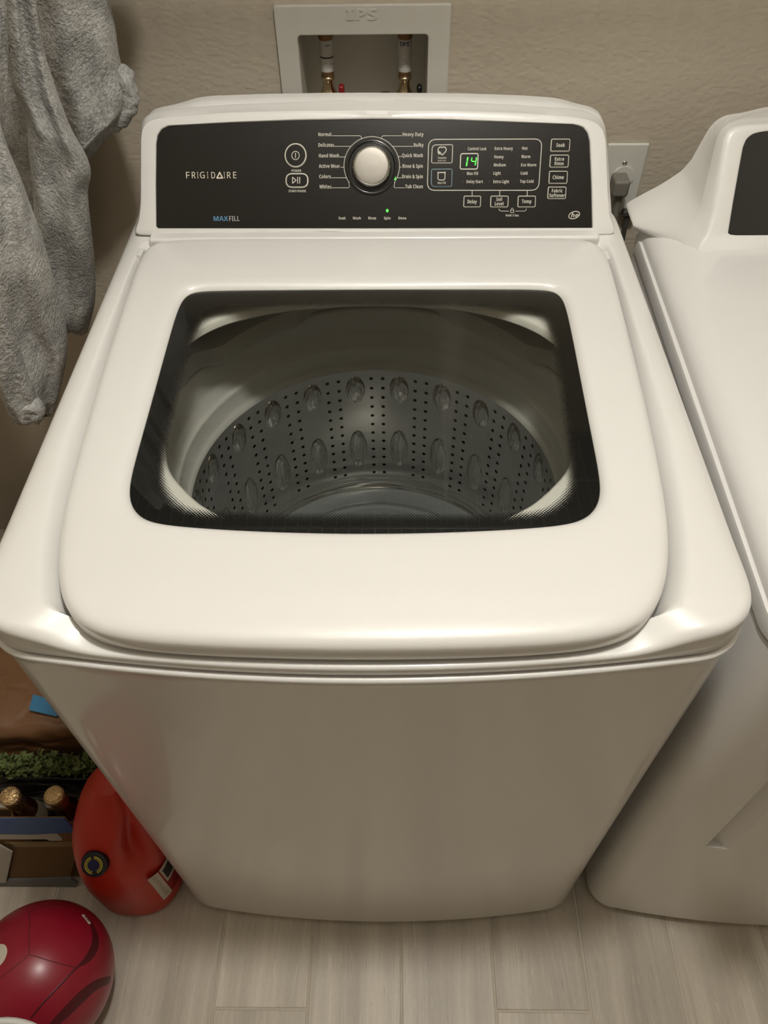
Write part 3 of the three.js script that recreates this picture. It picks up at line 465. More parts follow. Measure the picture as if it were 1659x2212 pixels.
// ------------------------------------------------------------------ dryer beside the washer
{
  const dryer = thing('clothes_dryer', 'white clothes dryer with black control panel standing beside the washing machine', 'dryer', [0.72, 0, -0.34]);
  const X0 = 0.368, X1 = X0 + 0.686, dcx = (X0 + X1) / 2, dcz = -0.34, rot = -0.022;
  const turn = P => P.map(([x, z]) => { const dx = x - X0, dz = z; return [X0 + dx * Math.cos(rot) + dz * Math.sin(rot), -dx * Math.sin(rot) * 0.15 + dz]; });
  const FD = star(turn(footprint(X0, X1, -0.705, -0.004, 0.034, 0.045, 0.02)), dcx, dcz);
  const ring = (y, off = 0) => { const P = []; for (let k = 0; k < N; k++) { const a = k / N * Math.PI * 2, rr = FD[k] + off; P.push(V(dcx + Math.cos(a) * rr, y, dcz + Math.sin(a) * rr)); } return P; };
  const body = loft([ring(0.02, -0.006), ring(0.024, -0.001), ring(0.032, 0), ring(0.3, 0), ring(0.6, 0), ring(0.868, 0), ring(0.874, -0.0015), ring(0.875, -0.006)], { capStart: true, capEnd: true, crease: 0.7 });
  // pocket behind the door edge, cut into the front
  let cab = body;
  try {
    const wpos = onZ(1528, 1832, 0.014);
    const x0 = wpos.x - 0.002, y0 = wpos.y, y1 = y0 + 0.36, zf = 0.06;
    const s = new THREE.Shape([[x0, zf], [x0, -0.006], [x0 + 0.003, -0.007], [x0 + 0.040, 0.024], [x0 + 0.05, zf]].map(p => new THREE.Vector2(p[0], p[1])));
    const wg = new THREE.ExtrudeGeometry(s, { depth: y1 - y0, bevelEnabled: false }); wg.rotateX(-Math.PI / 2); // (x, z) to plan: y of shape becomes -z
    wg.applyMatrix4(new THREE.Matrix4().makeScale(1, 1, 1));
    const p = wg.attributes.position; for (let i = 0; i < p.count; i++) { p.setZ(i, -p.getZ(i)); p.setY(i, p.getY(i) + y0); }
    const idx = wg.index; if (!idx) { const a = []; for (let i = 0; i < p.count; i += 3) a.push(i, i + 2, i + 1); wg.setIndex(a); }
    wg.computeVertexNormals();
    const prep = g => { g = mergeVertices(g); if (!g.attributes.uv) g.setAttribute('uv', new THREE.BufferAttribute(new Float32Array(g.attributes.position.count * 2), 2)); return g; };
    const A = new Brush(prep(body.clone())), B = new Brush(prep(wg)); A.updateMatrixWorld(); B.updateMatrixWorld();
    const ev = new Evaluator(); ev.useGroups = false; const res = ev.evaluate(A, B, SUBTRACTION); cab = res.geometry.clone();
    if (!cab.attributes.position.count) cab = body;
  } catch (e) { console.log('csg', e.message); }
  part(dryer, 'cabinet', cab, M.enamel);
  for (const [x, z] of [[0.45, -0.06], [0.98, -0.06], [0.45, -0.64], [0.98, -0.64]]) part(dryer, 'leveling_foot', new THREE.CylinderGeometry(0.012, 0.022, 0.026, 20).translate(x, 0.013, z), M.darkPlastic);
  const R = [ring(0.877, -0.006), ring(0.878, -0.001), ring(0.880, 0.0012), ring(0.899, 0.0018), ring(0.902, 0.0004), ring(0.9025, -0.0022), ring(0.9035, -0.004)];
  for (let i = 1; i <= 10; i++) { const t = i / 10 * Math.PI / 2; R.push(ring(0.9035 + 0.0285 * Math.sin(t), -0.0045 - 0.05 * (1 - Math.cos(t)))); }
  R.push(ring(0.9335, -0.075), ring(0.9345, -0.11), ring(0.935, -0.15));
  part(dryer, 'top_panel', loft(R, { capEnd: true, crease: 0.6 }), M.enamel);
  // console
  const DO = V(0, 0.95, onY(1573, 508, 0.95).z);
  const duv = (x, y, z = 0) => { const q = onPlane(x, y, DO.clone().add(V(0, 0, z)), PN).sub(V(0, 0, z)); return [q.x, q.sub(DO).dot(PV)]; };
  const dc = 0.722, dv = 0.05;
  const mirror = left => { const L = left.map(p => [Math.min(p[0], dc - 0.001), p[1]]); return [...L, ...L.slice().reverse().map(p => [2 * dc - p[0], p[1]])]; };
  const dw = (u, v, n, z) => V(u, 0, 0).add(DO).addScaledVector(PV, v).addScaledVector(PN, n).add(V(0, 0, z));
  const rg = (poly, off, n, z, fn) => { const r = smoothStar(star(poly, dc, dv), 2), P = []; for (let k = 0; k < N; k++) { const a = k / N * Math.PI * 2, p = dw(dc + Math.cos(a) * (r[k] + off), dv + Math.sin(a) * (r[k] + off), n, z); P.push(fn ? fn(p) : p); } return P; };
  const last = (px, z = 0) => px.map(p => duv(p[0], p[1], z));
  const top = (pts, v) => [...pts, [dc - 0.002, v]];
  const pnl = last([[1573, 508], [1584, 440], [1598, 360], [1606, 318], [1614, 300], [1628, 289], [1648, 285]]); const pp = mirror([[dc - 0.002, pnl[0][1]], ...pnl, [dc - 0.12, pnl[6][1] + 0.008], [dc - 0.002, pnl[6][1] + 0.011]]);
  const fr = last([[1508, 527], [1522, 505], [1536, 460], [1552, 370], [1564, 300], [1572, 283], [1588, 272], [1612, 268], [1650, 266]]); const fp = mirror([[dc - 0.002, fr[0][1] - 0.03], [fr[0][0] - 0.006, fr[0][1] - 0.03], ...fr, [dc - 0.12, fr[8][1] + 0.007], [dc - 0.002, fr[8][1] + 0.010]]);
  const ri = last([[1480, 514], [1500, 480], [1513, 452], [1530, 380], [1546, 310], [1556, 285], [1572, 268], [1600, 259], [1650, 256]], -0.02); const rp = mirror([[dc - 0.002, ri[0][1] - 0.04], [ri[0][0] - 0.012, ri[0][1] - 0.04], ...ri, [dc - 0.12, ri[8][1] + 0.007], [dc - 0.002, ri[8][1] + 0.010]]);
  const bk = last([[1364, 484], [1395, 458], [1440, 424], [1480, 385], [1505, 338], [1535, 285], [1552, 266], [1572, 255], [1600, 252], [1625, 246], [1650, 240]], -0.085); const bp = mirror([[dc - 0.002, bk[0][1] - 0.034], [bk[0][0] + 0.06, bk[0][1] - 0.034], [bk[0][0] + 0.004, bk[0][1] - 0.006], ...bk, [dc - 0.12, bk[10][1] + 0.01], [dc - 0.002, bk[10][1] + 0.012]]);
  const dh = part(dryer, 'console_housing', loft([rg(pp, -0.004, -0.002, 0), rg(pp, 0.0003, -0.002, 0), rg(pp, 0.0012, 0.0006, 0), rg(pp, 0.003, 0.0012, 0), rg(fp, -0.008, 0.001, 0), rg(fp, -0.002, -0.001, 0), rg(fp, 0, -0.004, -0.002), rg(rp, 0, 0, -0.02), rg(rp, 0, 0, -0.024), rg(bp, 0, 0, -0.085), rg(bp, 0, 0, -0.085, p => V(p.x, p.y, Math.min(p.z - 0.01, -0.73)))], { capEnd: true, crease: 1.1 }), M.plastic, 'white plastic console housing with flared shoulder');
  const r = star(pp, dc, dv), pts = []; for (let k = 0; k < N; k++) { const a = k / N * Math.PI * 2; pts.push(new THREE.Vector2(dc + Math.cos(a) * r[k], dv + Math.sin(a) * r[k])); }
  const pg = new THREE.ExtrudeGeometry(new THREE.Shape(pts), { depth: 0.002, bevelEnabled: false }).translate(0, 0, -0.0021).applyMatrix4(new THREE.Matrix4().makeBasis(V(1, 0, 0), PV, PN).setPosition(DO));
  part(dh, 'control_panel', pg, phys({ color: lin(0.014, 0.0145, 0.015), roughness: 0.3, clearcoat: 0.6, clearcoatRoughness: 0.08 }), 'plain black control panel');
}
// ------------------------------------------------------------------ water supply box on the wall
const font = await new FontLoader().loadAsync('fonts/droid/droid_sans_bold.typeface.json');
{
  const cx = (BX0 + BX1) / 2;
  const B = thing('water_supply_box', 'white plastic recessed water supply box in the wall behind the washing machine', 'supply box', [cx, BY0, WZ]);
  const fy1 = (frL.y + frR.y) / 2, fy0 = BY0 - 0.045;
  const s = new THREE.Shape(); const rr = 0.004, fx0 = frL.x, fx1 = frR.x;
  s.moveTo(fx0 + rr, fy0); s.lineTo(fx1 - rr, fy0); s.quadraticCurveTo(fx1, fy0, fx1, fy0 + rr); s.lineTo(fx1, fy1 - rr); s.quadraticCurveTo(fx1, fy1, fx1 - rr, fy1); s.lineTo(fx0 + rr, fy1); s.quadraticCurveTo(fx0, fy1, fx0, fy1 - rr); s.lineTo(fx0, fy0 + rr); s.quadraticCurveTo(fx0, fy0, fx0 + rr, fy0);
  const h = new THREE.Path(); const hr = 0.006; h.moveTo(BX0 + hr, BY0); h.lineTo(BX1 - hr, BY0); h.quadraticCurveTo(BX1, BY0, BX1, BY0 + hr); h.lineTo(BX1, BY1 - hr); h.quadraticCurveTo(BX1, BY1, BX1 - hr, BY1); h.lineTo(BX0 + hr, BY1); h.quadraticCurveTo(BX0, BY1, BX0, BY1 - hr); h.lineTo(BX0, BY0 + hr); h.quadraticCurveTo(BX0, BY0, BX0 + hr, BY0); s.holes.push(h);
  const face = part(B, 'face_frame', new THREE.ExtrudeGeometry(s, { depth: 0.004, bevelEnabled: true, bevelSize: 0.0015, bevelThickness: 0.0015, bevelOffset: -0.0015, bevelSegments: 2 }).translate(0, 0, WZ + 0.0016), M.boxPlastic);
  const D = 0.088, t = 0.0035, zc = WZ - D / 2;
  part(B, 'back_plate', rbox(cx, (BY0 + BY1) / 2, WZ - D, BX1 - BX0 + 0.006, BY1 - BY0 + 0.006, t, 0.001), M.boxPlastic);
  part(B, 'side_wall', rbox(BX0 - t / 2, (BY0 + BY1) / 2, zc, t, BY1 - BY0, D, 0.001), M.boxPlastic); part(B, 'side_wall', rbox(BX1 + t / 2, (BY0 + BY1) / 2, zc, t, BY1 - BY0, D, 0.001), M.boxPlastic);
  part(B, 'top_wall', rbox(cx, BY1 + t / 2, zc, BX1 - BX0, t, D, 0.001), M.boxPlastic); part(B, 'bottom_wall', rbox(cx, BY0 - t / 2, zc, BX1 - BX0, t, D, 0.001), M.boxPlastic);
  part(B, 'fixing_screw', new THREE.SphereGeometry(0.003, 10, 8).translate(onZ(772, 72, WZ - 0.05).x, BY1 - 0.001, WZ - 0.05), M.brushed);
  const tl = onZ(748, 44, WZ + 0.007), tr = onZ(815, 44, WZ + 0.007), th = onZ(748, 19, WZ + 0.007).y - tl.y;
  const tg = new TextGeometry('IPS', { font, size: 0.01, depth: 0.0011, curveSegments: 4, bevelEnabled: true, bevelSize: 0.0002, bevelThickness: 0.0002 }); tg.computeBoundingBox(); const bb = tg.boundingBox;
  tg.translate(-bb.min.x, -bb.min.y, 0); tg.scale((tr.x - tl.x) / (bb.max.x - bb.min.x), th / (bb.max.y - bb.min.y), 1); tg.translate(tl.x, tl.y, WZ + 0.0068); part(face, 'embossed_letters', tg, M.boxPlastic, 'raised letters IPS');
  // the two valves with their hammer arrestors
  const valve = (px, handle, label, brand) => {
    const zv = WZ - 0.042, p = onZ(px, 206, zv), x = p.x, y = p.y;
    const G = thing('water_valve', label, 'valve', [x, y, zv]);
    const yTop = BY1 - 0.006, ys = y + 0.028;
    part(G, 'valve_body', mergeGeometries([lathe([[0.001, -0.05], [0.010, -0.05], [0.010, -0.012], [0.0125, -0.01], [0.013, 0.004], [0.0108, 0.008], [0.0082, 0.014], [0.0082, 0.022], [0.0102, 0.024], [0.0102, 0.03], [0.001, 0.03]], 24).translate(x, y, zv), new THREE.CylinderGeometry(0.0135, 0.0135, 0.03, 24).rotateX(Math.PI / 2).translate(x, y - 0.006, zv + 0.012), new THREE.TorusGeometry(0.0125, 0.0022, 8, 24).translate(x, y - 0.006, zv + 0.027)].map(g => g.index ? g.toNonIndexed() : g)), M.brass, 'brass valve body');
    const ar = part(G, 'arrestor', lathe([[0.008, ys - y - 0.002], [0.009, ys - y + 0.002], [0.0096, ys - y + 0.012], [0.0096, yTop - y - 0.014], [0.0108, yTop - y - 0.012], [0.0108, yTop - y - 0.001], [0.0095, yTop - y], [0.001, yTop - y]], 28).translate(x, y, zv), std({ color: lin(0.30, 0.17, 0.08), metalness: 0.8, roughness: 0.5 }), 'copper hammer arrestor');
    const c = document.createElement('canvas'); c.width = 512; c.height = 512; const q = c.getContext('2d'); q.fillStyle = 'rgb(205,203,198)'; q.fillRect(0, 0, 512, 512);
    const Rn = rng(px); q.fillStyle = 'rgb(150,148,146)'; for (let i = 0; i < 26; i++) q.fillRect(Rn() * 470, 190 + Rn() * 300, 18 + Rn() * 60, 5 + Rn() * 5);
    if (brand) { q.fillStyle = 'rgb(40,34,92)'; q.font = 'bold 84px sans-serif'; q.fillText('IPS', 186, 96); q.fillRect(170, 26, 180, 7); }
    else { q.fillStyle = 'rgb(70,68,100)'; q.font = 'bold 44px sans-serif'; q.fillText('IPS', 250, 90); q.fillStyle = 'rgb(52,46,50)'; q.fillRect(0, 262, 512, 26); }
    const lt = new THREE.CanvasTexture(c); lt.colorSpace = THREE.SRGBColorSpace; lt.wrapS = THREE.RepeatWrapping;
    const lh = yTop - 0.014 - (ys + 0.008); part(ar, 'paper_label', new THREE.CylinderGeometry(0.0099, 0.0099, lh, 32, 1, true).rotateY(Math.PI).translate(x, ys + 0.008 + lh / 2, zv), std({ map: lt, roughness: 0.6, side: THREE.DoubleSide }), 'white printed paper label');
    part(G, 'valve_stem', new THREE.CylinderGeometry(0.0045, 0.0055, 0.03, 14).rotateZ(Math.PI / 2).translate(x + 0.022, y, zv + 0.004), M.brass);
    const hp = onZ(738, 195, zv + 0.012);
    if (handle === 'red') part(G, 'handle', rbox(hp.x, hp.y - 0.004, zv + 0.012, 0.0085, 0.024, 0.014, 0.003), std({ color: lin(0.28, 0.012, 0.015), roughness: 0.4 }), 'red lever handle');
    else { const h1 = onZ(906, 191, zv + 0.012), h2 = onZ(832, 205, zv + 0.012); part(G, 'handle', mergeGeometries([rbox(h1.x, h1.y, zv + 0.012, 0.0085, 0.011, 0.014, 0.004), rbox(h2.x, h2.y, zv + 0.012, 0.014, 0.008, 0.01, 0.003)]), std({ color: lin(0.012, 0.012, 0.013), roughness: 0.3 }), 'black lever handle'); }
  };
  valve(711, 'red', 'brass hot water valve with red handle and label wrapped arrestor', false);
  valve(874, 'black', 'brass cold water valve with black handle and blue lettered arrestor', true);
}
// ------------------------------------------------------------------ wall outlet and plug
{
  const tr = onZ(1403, 307, WZ), br = onZ(1371, 456, WZ), sc = onZ(1348, 349, WZ);
  const w = 2 * (tr.x - sc.x), cx = sc.x, y1 = tr.y, y0 = Math.min(br.y, y1 - 0.114), cy = (y0 + y1) / 2;
  const O = thing('wall_outlet', 'white wall outlet plate beside the washing machine console', 'outlet', [cx, cy, WZ]);
  const pm = std({ color: lin(0.66, 0.66, 0.60), roughness: 0.4 });
  part(O, 'cover_plate', rbox(cx, cy, WZ + 0.003, w, y1 - y0, 0.006, 0.0028), pm);
  const rc = onZ(1345, 383, WZ + 0.008);
  part(O, 'receptacle', new THREE.CylinderGeometry(0.0172, 0.0172, 0.003, 40).rotateX(Math.PI / 2).translate(rc.x, rc.y, WZ + 0.0072), pm);
  for (const sd of [0, 1]) part(O, 'cover_screw', new THREE.LatheGeometry([[0.0036, 0], [0.0034, 0.001], [0.002, 0.0017], [0.0002, 0.0018]].map(p => new THREE.Vector2(...p)), 16, sd * Math.PI, Math.PI).rotateX(Math.PI / 2).translate(sc.x + (sd ? -0.0005 : 0.0005), sc.y, WZ + 0.006), M.chrome);
  const gm = std({ color: lin(0.19, 0.175, 0.15), roughness: 0.5 });
  const C = thing('power_cord', 'grey power cord plugged into the wall outlet', 'power cord', [rc.x, rc.y - 0.01, WZ + 0.02]);
  const pc = onZ(1342, 400, WZ + 0.035);
  part(C, 'plug', rbox(pc.x, pc.y - 0.004, WZ + 0.026, 0.025, 0.027, 0.034, 0.005), gm);
  part(C, 'strain_relief', new THREE.CylinderGeometry(0.0075, 0.0065, 0.018, 18).translate(pc.x + 0.002, pc.y - 0.026, WZ + 0.028), gm);
  part(C, 'cable', tube([V(pc.x + 0.002, pc.y - 0.024, WZ + 0.028), V(pc.x + 0.003, pc.y - 0.08, WZ + 0.030), V(pc.x + 0.002, pc.y - 0.16, WZ + 0.035), V(pc.x - 0.004, pc.y - 0.3, WZ + 0.05), V(pc.x - 0.02, pc.y - 0.45, WZ + 0.08)], 0.0058, 50, 12), gm);
  const p2 = onZ(1357, 459, WZ + 0.012);
  const C2 = thing('dryer_cord', 'dark plug in the lower socket of the wall outlet', 'power cord', [p2.x, p2.y, WZ + 0.02]);
  const dm = std({ color: lin(0.06, 0.055, 0.05), roughness: 0.6 });
  part(C2, 'plug', rbox(p2.x, p2.y, WZ + 0.012, 0.020, 0.010, 0.014, 0.003), dm);
  part(C2, 'cable', tube([V(p2.x, p2.y - 0.003, WZ + 0.012), V(p2.x + 0.002, p2.y - 0.06, WZ + 0.012), V(p2.x + 0.02, p2.y - 0.25, WZ + 0.02), V(p2.x + 0.1, p2.y - 0.5, WZ + 0.04)], 0.004, 40, 10), dm);
}

// ------------------------------------------------------------------ bathrobe hanging on the wall
{
  const robe = thing('bathrobe', 'grey plush bathrobe hanging beside the washing machine', 'bathrobe', [-0.5, 0.75, -0.66]);
  const interp = (P, t) => { const s = t * (P.length - 1), i = Math.min(P.length - 2, Math.floor(s)), f = s - i; return [lerp(P[i][0], P[i + 1][0], f), lerp(P[i][1], P[i + 1][1], f), P[i].length > 2 ? lerp(P[i][2], P[i + 1][2], f) : 0]; };
  const smooth = P => { const c = new THREE.CatmullRomCurve3(P.map(p => V(p[0], p[1], (p[2] || 0) * 1000)), false, 'centripetal'); return c.getPoints(60).map(q => [q.x, q.y, q.z / 1000]); };
  // soft closed body between a left and a right photo edge; third entry of an edge point is its z
  function cloth(Lp, Rp, thick, { seed = 0, fold = 0.006, ff = 3, rows = 120, cols = 72, pow = 0.75 } = {}) {
    const L = smooth(Lp), Rr = smooth(Rp), rings = [];
    let len = 0, prev = null;
    for (let i = 0; i <= rows; i++) {
      const t = i / rows, a = interp(L, t), b = interp(Rr, t), A = onZ(a[0], a[1], a[2]), B = onZ(b[0], b[1], b[2]);
      const mid = A.clone().add(B).multiplyScalar(0.5), h = B.clone().sub(A).multiplyScalar(0.5), w = h.length();
      if (prev) len += prev.distanceTo(mid); prev = mid;
      const endT = Math.min(1, Math.min(t, 1 - t) * rows / 7 + 0.10), th = Math.min(typeof thick === 'function' ? thick(t) : thick, w * 0.9) * Math.sqrt(endT), ring = [];
      const nrm = V(-h.z, 0, h.x).normalize(); if (nrm.z < 0) nrm.negate();
      for (let j = 0; j < cols; j++) {
        const p = j / cols * Math.PI * 2, c = Math.cos(p), s = Math.sin(p);
        const sx = Math.sign(c) * Math.abs(c) ** 0.9, sz = Math.sign(s) * Math.abs(s) ** pow;
        const q = mid.clone().addScaledVector(h, sx).addScaledVector(nrm, sz * th);
        const fo = (Math.sin(sx * ff * 1.7 + seed + nz(0.5, t * 3, seed) * 3) * fold + nz(q.x * 14, q.y * 9, seed) * fold * 0.9) * Math.abs(s);
        q.addScaledVector(nrm, fo + nz(q.x * 160, q.y * 160, q.z * 160) * 0.0011);
        ring.push(q);
      }
      let acc = 0; for (let j = 0; j < cols; j++) { if (j) acc += ring[j].distanceTo(ring[j - 1]); ring[j].u = [acc, len]; }
      rings.push(ring);
    }
    rings.forEach(r => { const e = r[0].clone(); e.u = [r[cols - 1].u[0] + r[cols - 1].distanceTo(r[0]), r[0].u[1]]; r.push(e); });
    return loft(rings, { capStart: true, capEnd: true, crease: 0, closed: false, uv: p => p.u || [0, 0] });
  }
  // sleeve nearest the wall, with its turned cuff
  const sleeve = part(robe, 'sleeve', cloth([[40, -330, -0.70], [50, -150, -0.71], [62, 0, -0.72], [92, 130, -0.735], [130, 220, -0.745], [160, 290, -0.75], [176, 330, -0.752]], [[300, -330, -0.70], [270, -150, -0.72], [236, -14, -0.735], [247, 70, -0.74], [256, 140, -0.745], [275, 195, -0.748], [274, 232, -0.75]], 0.045, { seed: 2.2, fold: 0.006 }), M.plush);
  const cuff = [[262, 140], [274, 172], [281, 205], [278, 234], [262, 254], [236, 272], [210, 290], [195, 308], [187, 326], [183, 342]].map((p, i) => onZ(p[0], p[1], i === 0 ? -0.76 : -0.738));
  const cuffC = new THREE.CatmullRomCurve3(cuff);
  part(sleeve, 'cuff', (() => { const g = tube(cuff, 0.0112, 80, 16), p = g.attributes.position; for (let i = 0; i < p.count; i++) { const row = Math.floor(i / 17) / 80, c0 = cuffC.getPoint(row), sc = Math.sqrt(Math.max(0.02, Math.min(1, Math.min(row, 1 - row) * 9))); const v = V(p.getX(i), p.getY(i), p.getZ(i)).sub(c0).multiplyScalar(sc).add(c0); p.setXYZ(i, v.x, v.y, v.z); } for (let i = 0; i < p.count; i++) p.setXYZ(i, p.getX(i) + nz(p.getX(i) * 90, p.getY(i) * 90, 1) * 0.003, p.getY(i) + nz(p.getX(i) * 90, p.getY(i) * 90, 5) * 0.003, p.getZ(i)); g.computeVertexNormals(); const uv = g.attributes.uv; for (let i = 0; i < uv.count; i++) uv.setXY(i, uv.getX(i) * 0.25, uv.getY(i) * 0.066); return g; })(), M.plush);
  // side panel with a pocket-like bulge and hem
  part(robe, 'side_panel', cloth([[-30, -330, -0.58], [-5, -100, -0.60], [10, 60, -0.615], [22, 170, -0.63], [54, 250, -0.635], [62, 330, -0.64], [72, 430, -0.645], [75, 560, -0.655], [105, 690, -0.66], [115, 716, -0.662]], [[70, -330, -0.60], [66, -100, -0.62], [84, 60, -0.63], [112, 165, -0.64], [150, 270, -0.65], [196, 366, -0.655], [190, 410, -0.66], [200, 520, -0.665], [204, 590, -0.665], [203, 660, -0.665], [190, 716, -0.665]], t => 0.04 + 0.012 * Math.sin(t * 9), { seed: 5.1, fold: 0.007 }), M.plush);
  // front panel reaching down beside the washer
  part(robe, 'front_panel', cloth([[-190, -330, -0.50], [-160, 0, -0.50], [-130, 250, -0.50], [-100, 450, -0.50], [-60, 640, -0.495], [-20, 790, -0.49], [8, 860, -0.485], [28, 893, -0.485], [45, 905, -0.485]], [[-30, -330, -0.52], [-14, 0, -0.53], [-4, 250, -0.53], [50, 400, -0.53], [92, 520, -0.525], [125, 640, -0.52], [146, 740, -0.515], [128, 840, -0.51], [112, 890, -0.505]], 0.038, { seed: 8.4, fold: 0.008, ff: 4 }), M.plush);
  part(robe, 'front_edge', cloth([[-60, 640, -0.462], [-40, 720, -0.462], [-15, 800, -0.46], [8, 858, -0.458], [30, 895, -0.458], [46, 904, -0.458]], [[0, 640, -0.462], [28, 720, -0.462], [52, 790, -0.46], [72, 840, -0.458], [88, 880, -0.458], [92, 902, -0.458]], 0.02, { seed: 1.4, fold: 0.004 }), M.plush);
  part(robe, 'hem_band', cloth([[12, 868, -0.452], [22, 882, -0.452], [36, 896, -0.452], [52, 905, -0.452]], [[76, 862, -0.452], [90, 874, -0.452], [97, 888, -0.452], [96, 902, -0.452]], 0.016, { seed: 3.3, fold: 0.0015, rows: 40 }), M.plush);
  part(robe, 'back_panel', cloth([[-260, -330, -0.77], [-230, 100, -0.78], [-200, 400, -0.785], [-150, 640, -0.785]], [[150, -330, -0.78], [120, 0, -0.785], [120, 300, -0.79], [150, 480, -0.79], [150, 640, -0.79]], 0.02, { seed: 9.9, fold: 0.006 }), M.plush);
  part(robe, 'lapel', cloth([[-60, -330, -0.56], [-40, -100, -0.56], [-30, 80, -0.57], [-24, 200, -0.57], [-20, 290, -0.575]], [[0, -330, -0.56], [6, -100, -0.565], [14, 60, -0.57], [17, 190, -0.575], [8, 285, -0.58]], 0.02, { seed: 6.3, fold: 0.004, rows: 60 }), M.plush);
  const hook = thing('wall_hook', 'metal wall hook carrying the grey bathrobe', 'hook', [-0.42, 1.40, WZ]);
  part(hook, 'back_plate', rbox(-0.42, 1.42, WZ + 0.003, 0.03, 0.08, 0.006, 0.002), M.brushed);
  part(hook, 'hook_arm', tube([V(-0.42, 1.43, WZ + 0.004), V(-0.42, 1.415, WZ + 0.06), V(-0.42, 1.41, WZ + 0.12), V(-0.42, 1.43, WZ + 0.16)], 0.006, 30, 10), M.brushed);
}

// ------------------------------------------------------------------ things on the floor at the left
{ // ball
  const C = V(-0.53, 0.11, 0.13), RB = 0.11;
  const ball = thing('ball', 'red soccer ball with dark red stripes on the floor', 'ball', [C.x, 0, C.z]);
  const red = phys({ color: lin(0.27, 0.006, 0.022), roughness: 0.36, clearcoat: 0.25, clearcoatRoughness: 0.25 });
  part(ball, 'ball_skin', new THREE.SphereGeometry(RB, 96, 64).translate(C.x, C.y, C.z), red);
  const onBall = (x, y) => { const d = ray(x, y).normalize(), oc = CAM.pos.clone().sub(C), b = oc.dot(d), q = b * b - oc.lengthSq() + RB * RB; const t = q > 0 ? -b - Math.sqrt(q) : -b; return CAM.pos.clone().addScaledVector(d, t).sub(C).normalize(); };
  const dark = std({ color: lin(0.075, 0.003, 0.008), roughness: 0.45 }), seamM = std({ color: lin(0.10, 0.004, 0.010), roughness: 0.6 });
  const strip = (px, wid, lift, mat, name, label) => { // ribbon lying on the ball
    const pts = new THREE.CatmullRomCurve3(px.map(p => onBall(p[0], p[1]))).getPoints(60).map(p => p.normalize()), pos = [], idx = [], K = 6;
    pts.forEach((p, i) => { const a = pts[Math.max(0, i - 1)], b = pts[Math.min(60, i + 1)], s = b.clone().sub(a).cross(p).normalize(), w = wid(i / 60); for (let k = 0; k <= K; k++) { const q = p.clone().addScaledVector(s, w * (k / K - 0.5) / RB).normalize().multiplyScalar(RB + lift * (k === 0 || k === K ? 0 : 1)).add(C); pos.push(q.x, q.y, q.z); } });
    for (let i = 0; i < 60; i++) for (let k = 0; k < K; k++) { const a = i * (K + 1) + k, b = a + 1, c = a + K + 1, d = c + 1; idx.push(a, b, c, b, d, c); }
    mat.side = THREE.DoubleSide; return part(ball, name, geom(pos, idx), mat, label);
  };
  const seam = px => strip(px, () => 0.0013, 0.0002, seamM, 'seam');
  seam([[63, 2062], [62, 2040], [62, 2020]]); seam([[63, 2062], [45, 2078], [20, 2098], [2, 2112]]); seam([[63, 2062], [110, 2076], [164, 2091]]);
  seam([[62, 1972], [90, 1958], [120, 1955], [150, 1960]]); seam([[62, 2020], [64, 1995], [62, 1972]]);
  strip([[186, 1978], [203, 2008], [206, 2040], [190, 2070], [164, 2092], [130, 2128], [95, 2165], [66, 2200]], t => t < 0.55 ? 0.003 + 0.012 * Math.sin(t / 0.55 * Math.PI) : 0.003, 0.0003, dark, 'stripe', 'dark red printed stripe');
  strip([[238, 2115], [205, 2130], [178, 2152], [150, 2180], [118, 2212], [100, 2235]], t => 0.004 + 0.015 * Math.sin(Math.min(1, t + 0.15) * Math.PI * 0.8), 0.0003, dark, 'stripe', 'dark red printed stripe');
  const wm = std({ color: lin(0.62, 0.56, 0.46), roughness: 0.5 });
  const cap = (x, y, r, name, mat, label) => { const n = onBall(x, y); const g = new THREE.SphereGeometry(RB + 0.0004, 32, 8, 0, Math.PI * 2, 0, r / RB); g.applyQuaternion(new THREE.Quaternion().setFromUnitVectors(V(0, 1, 0), n)); g.translate(C.x, C.y, C.z); mat.side = THREE.DoubleSide; part(ball, name, g, mat, label); };
  cap(-8, 2066, 0.017, 'emblem', wm, 'round white emblem');
  strip([[179, 1976], [187, 1985], [195, 1996]], () => 0.007, 0.0006, std({ color: lin(0.55, 0.50, 0.44), roughness: 0.5 }), 'tag', 'small white printed tag');
  strip([[183, 1980], [187, 1985], [191, 1990.5]], () => 0.003, 0.0009, std({ color: lin(0.16, 0.05, 0.05), roughness: 0.5 }), 'tag_print');
}
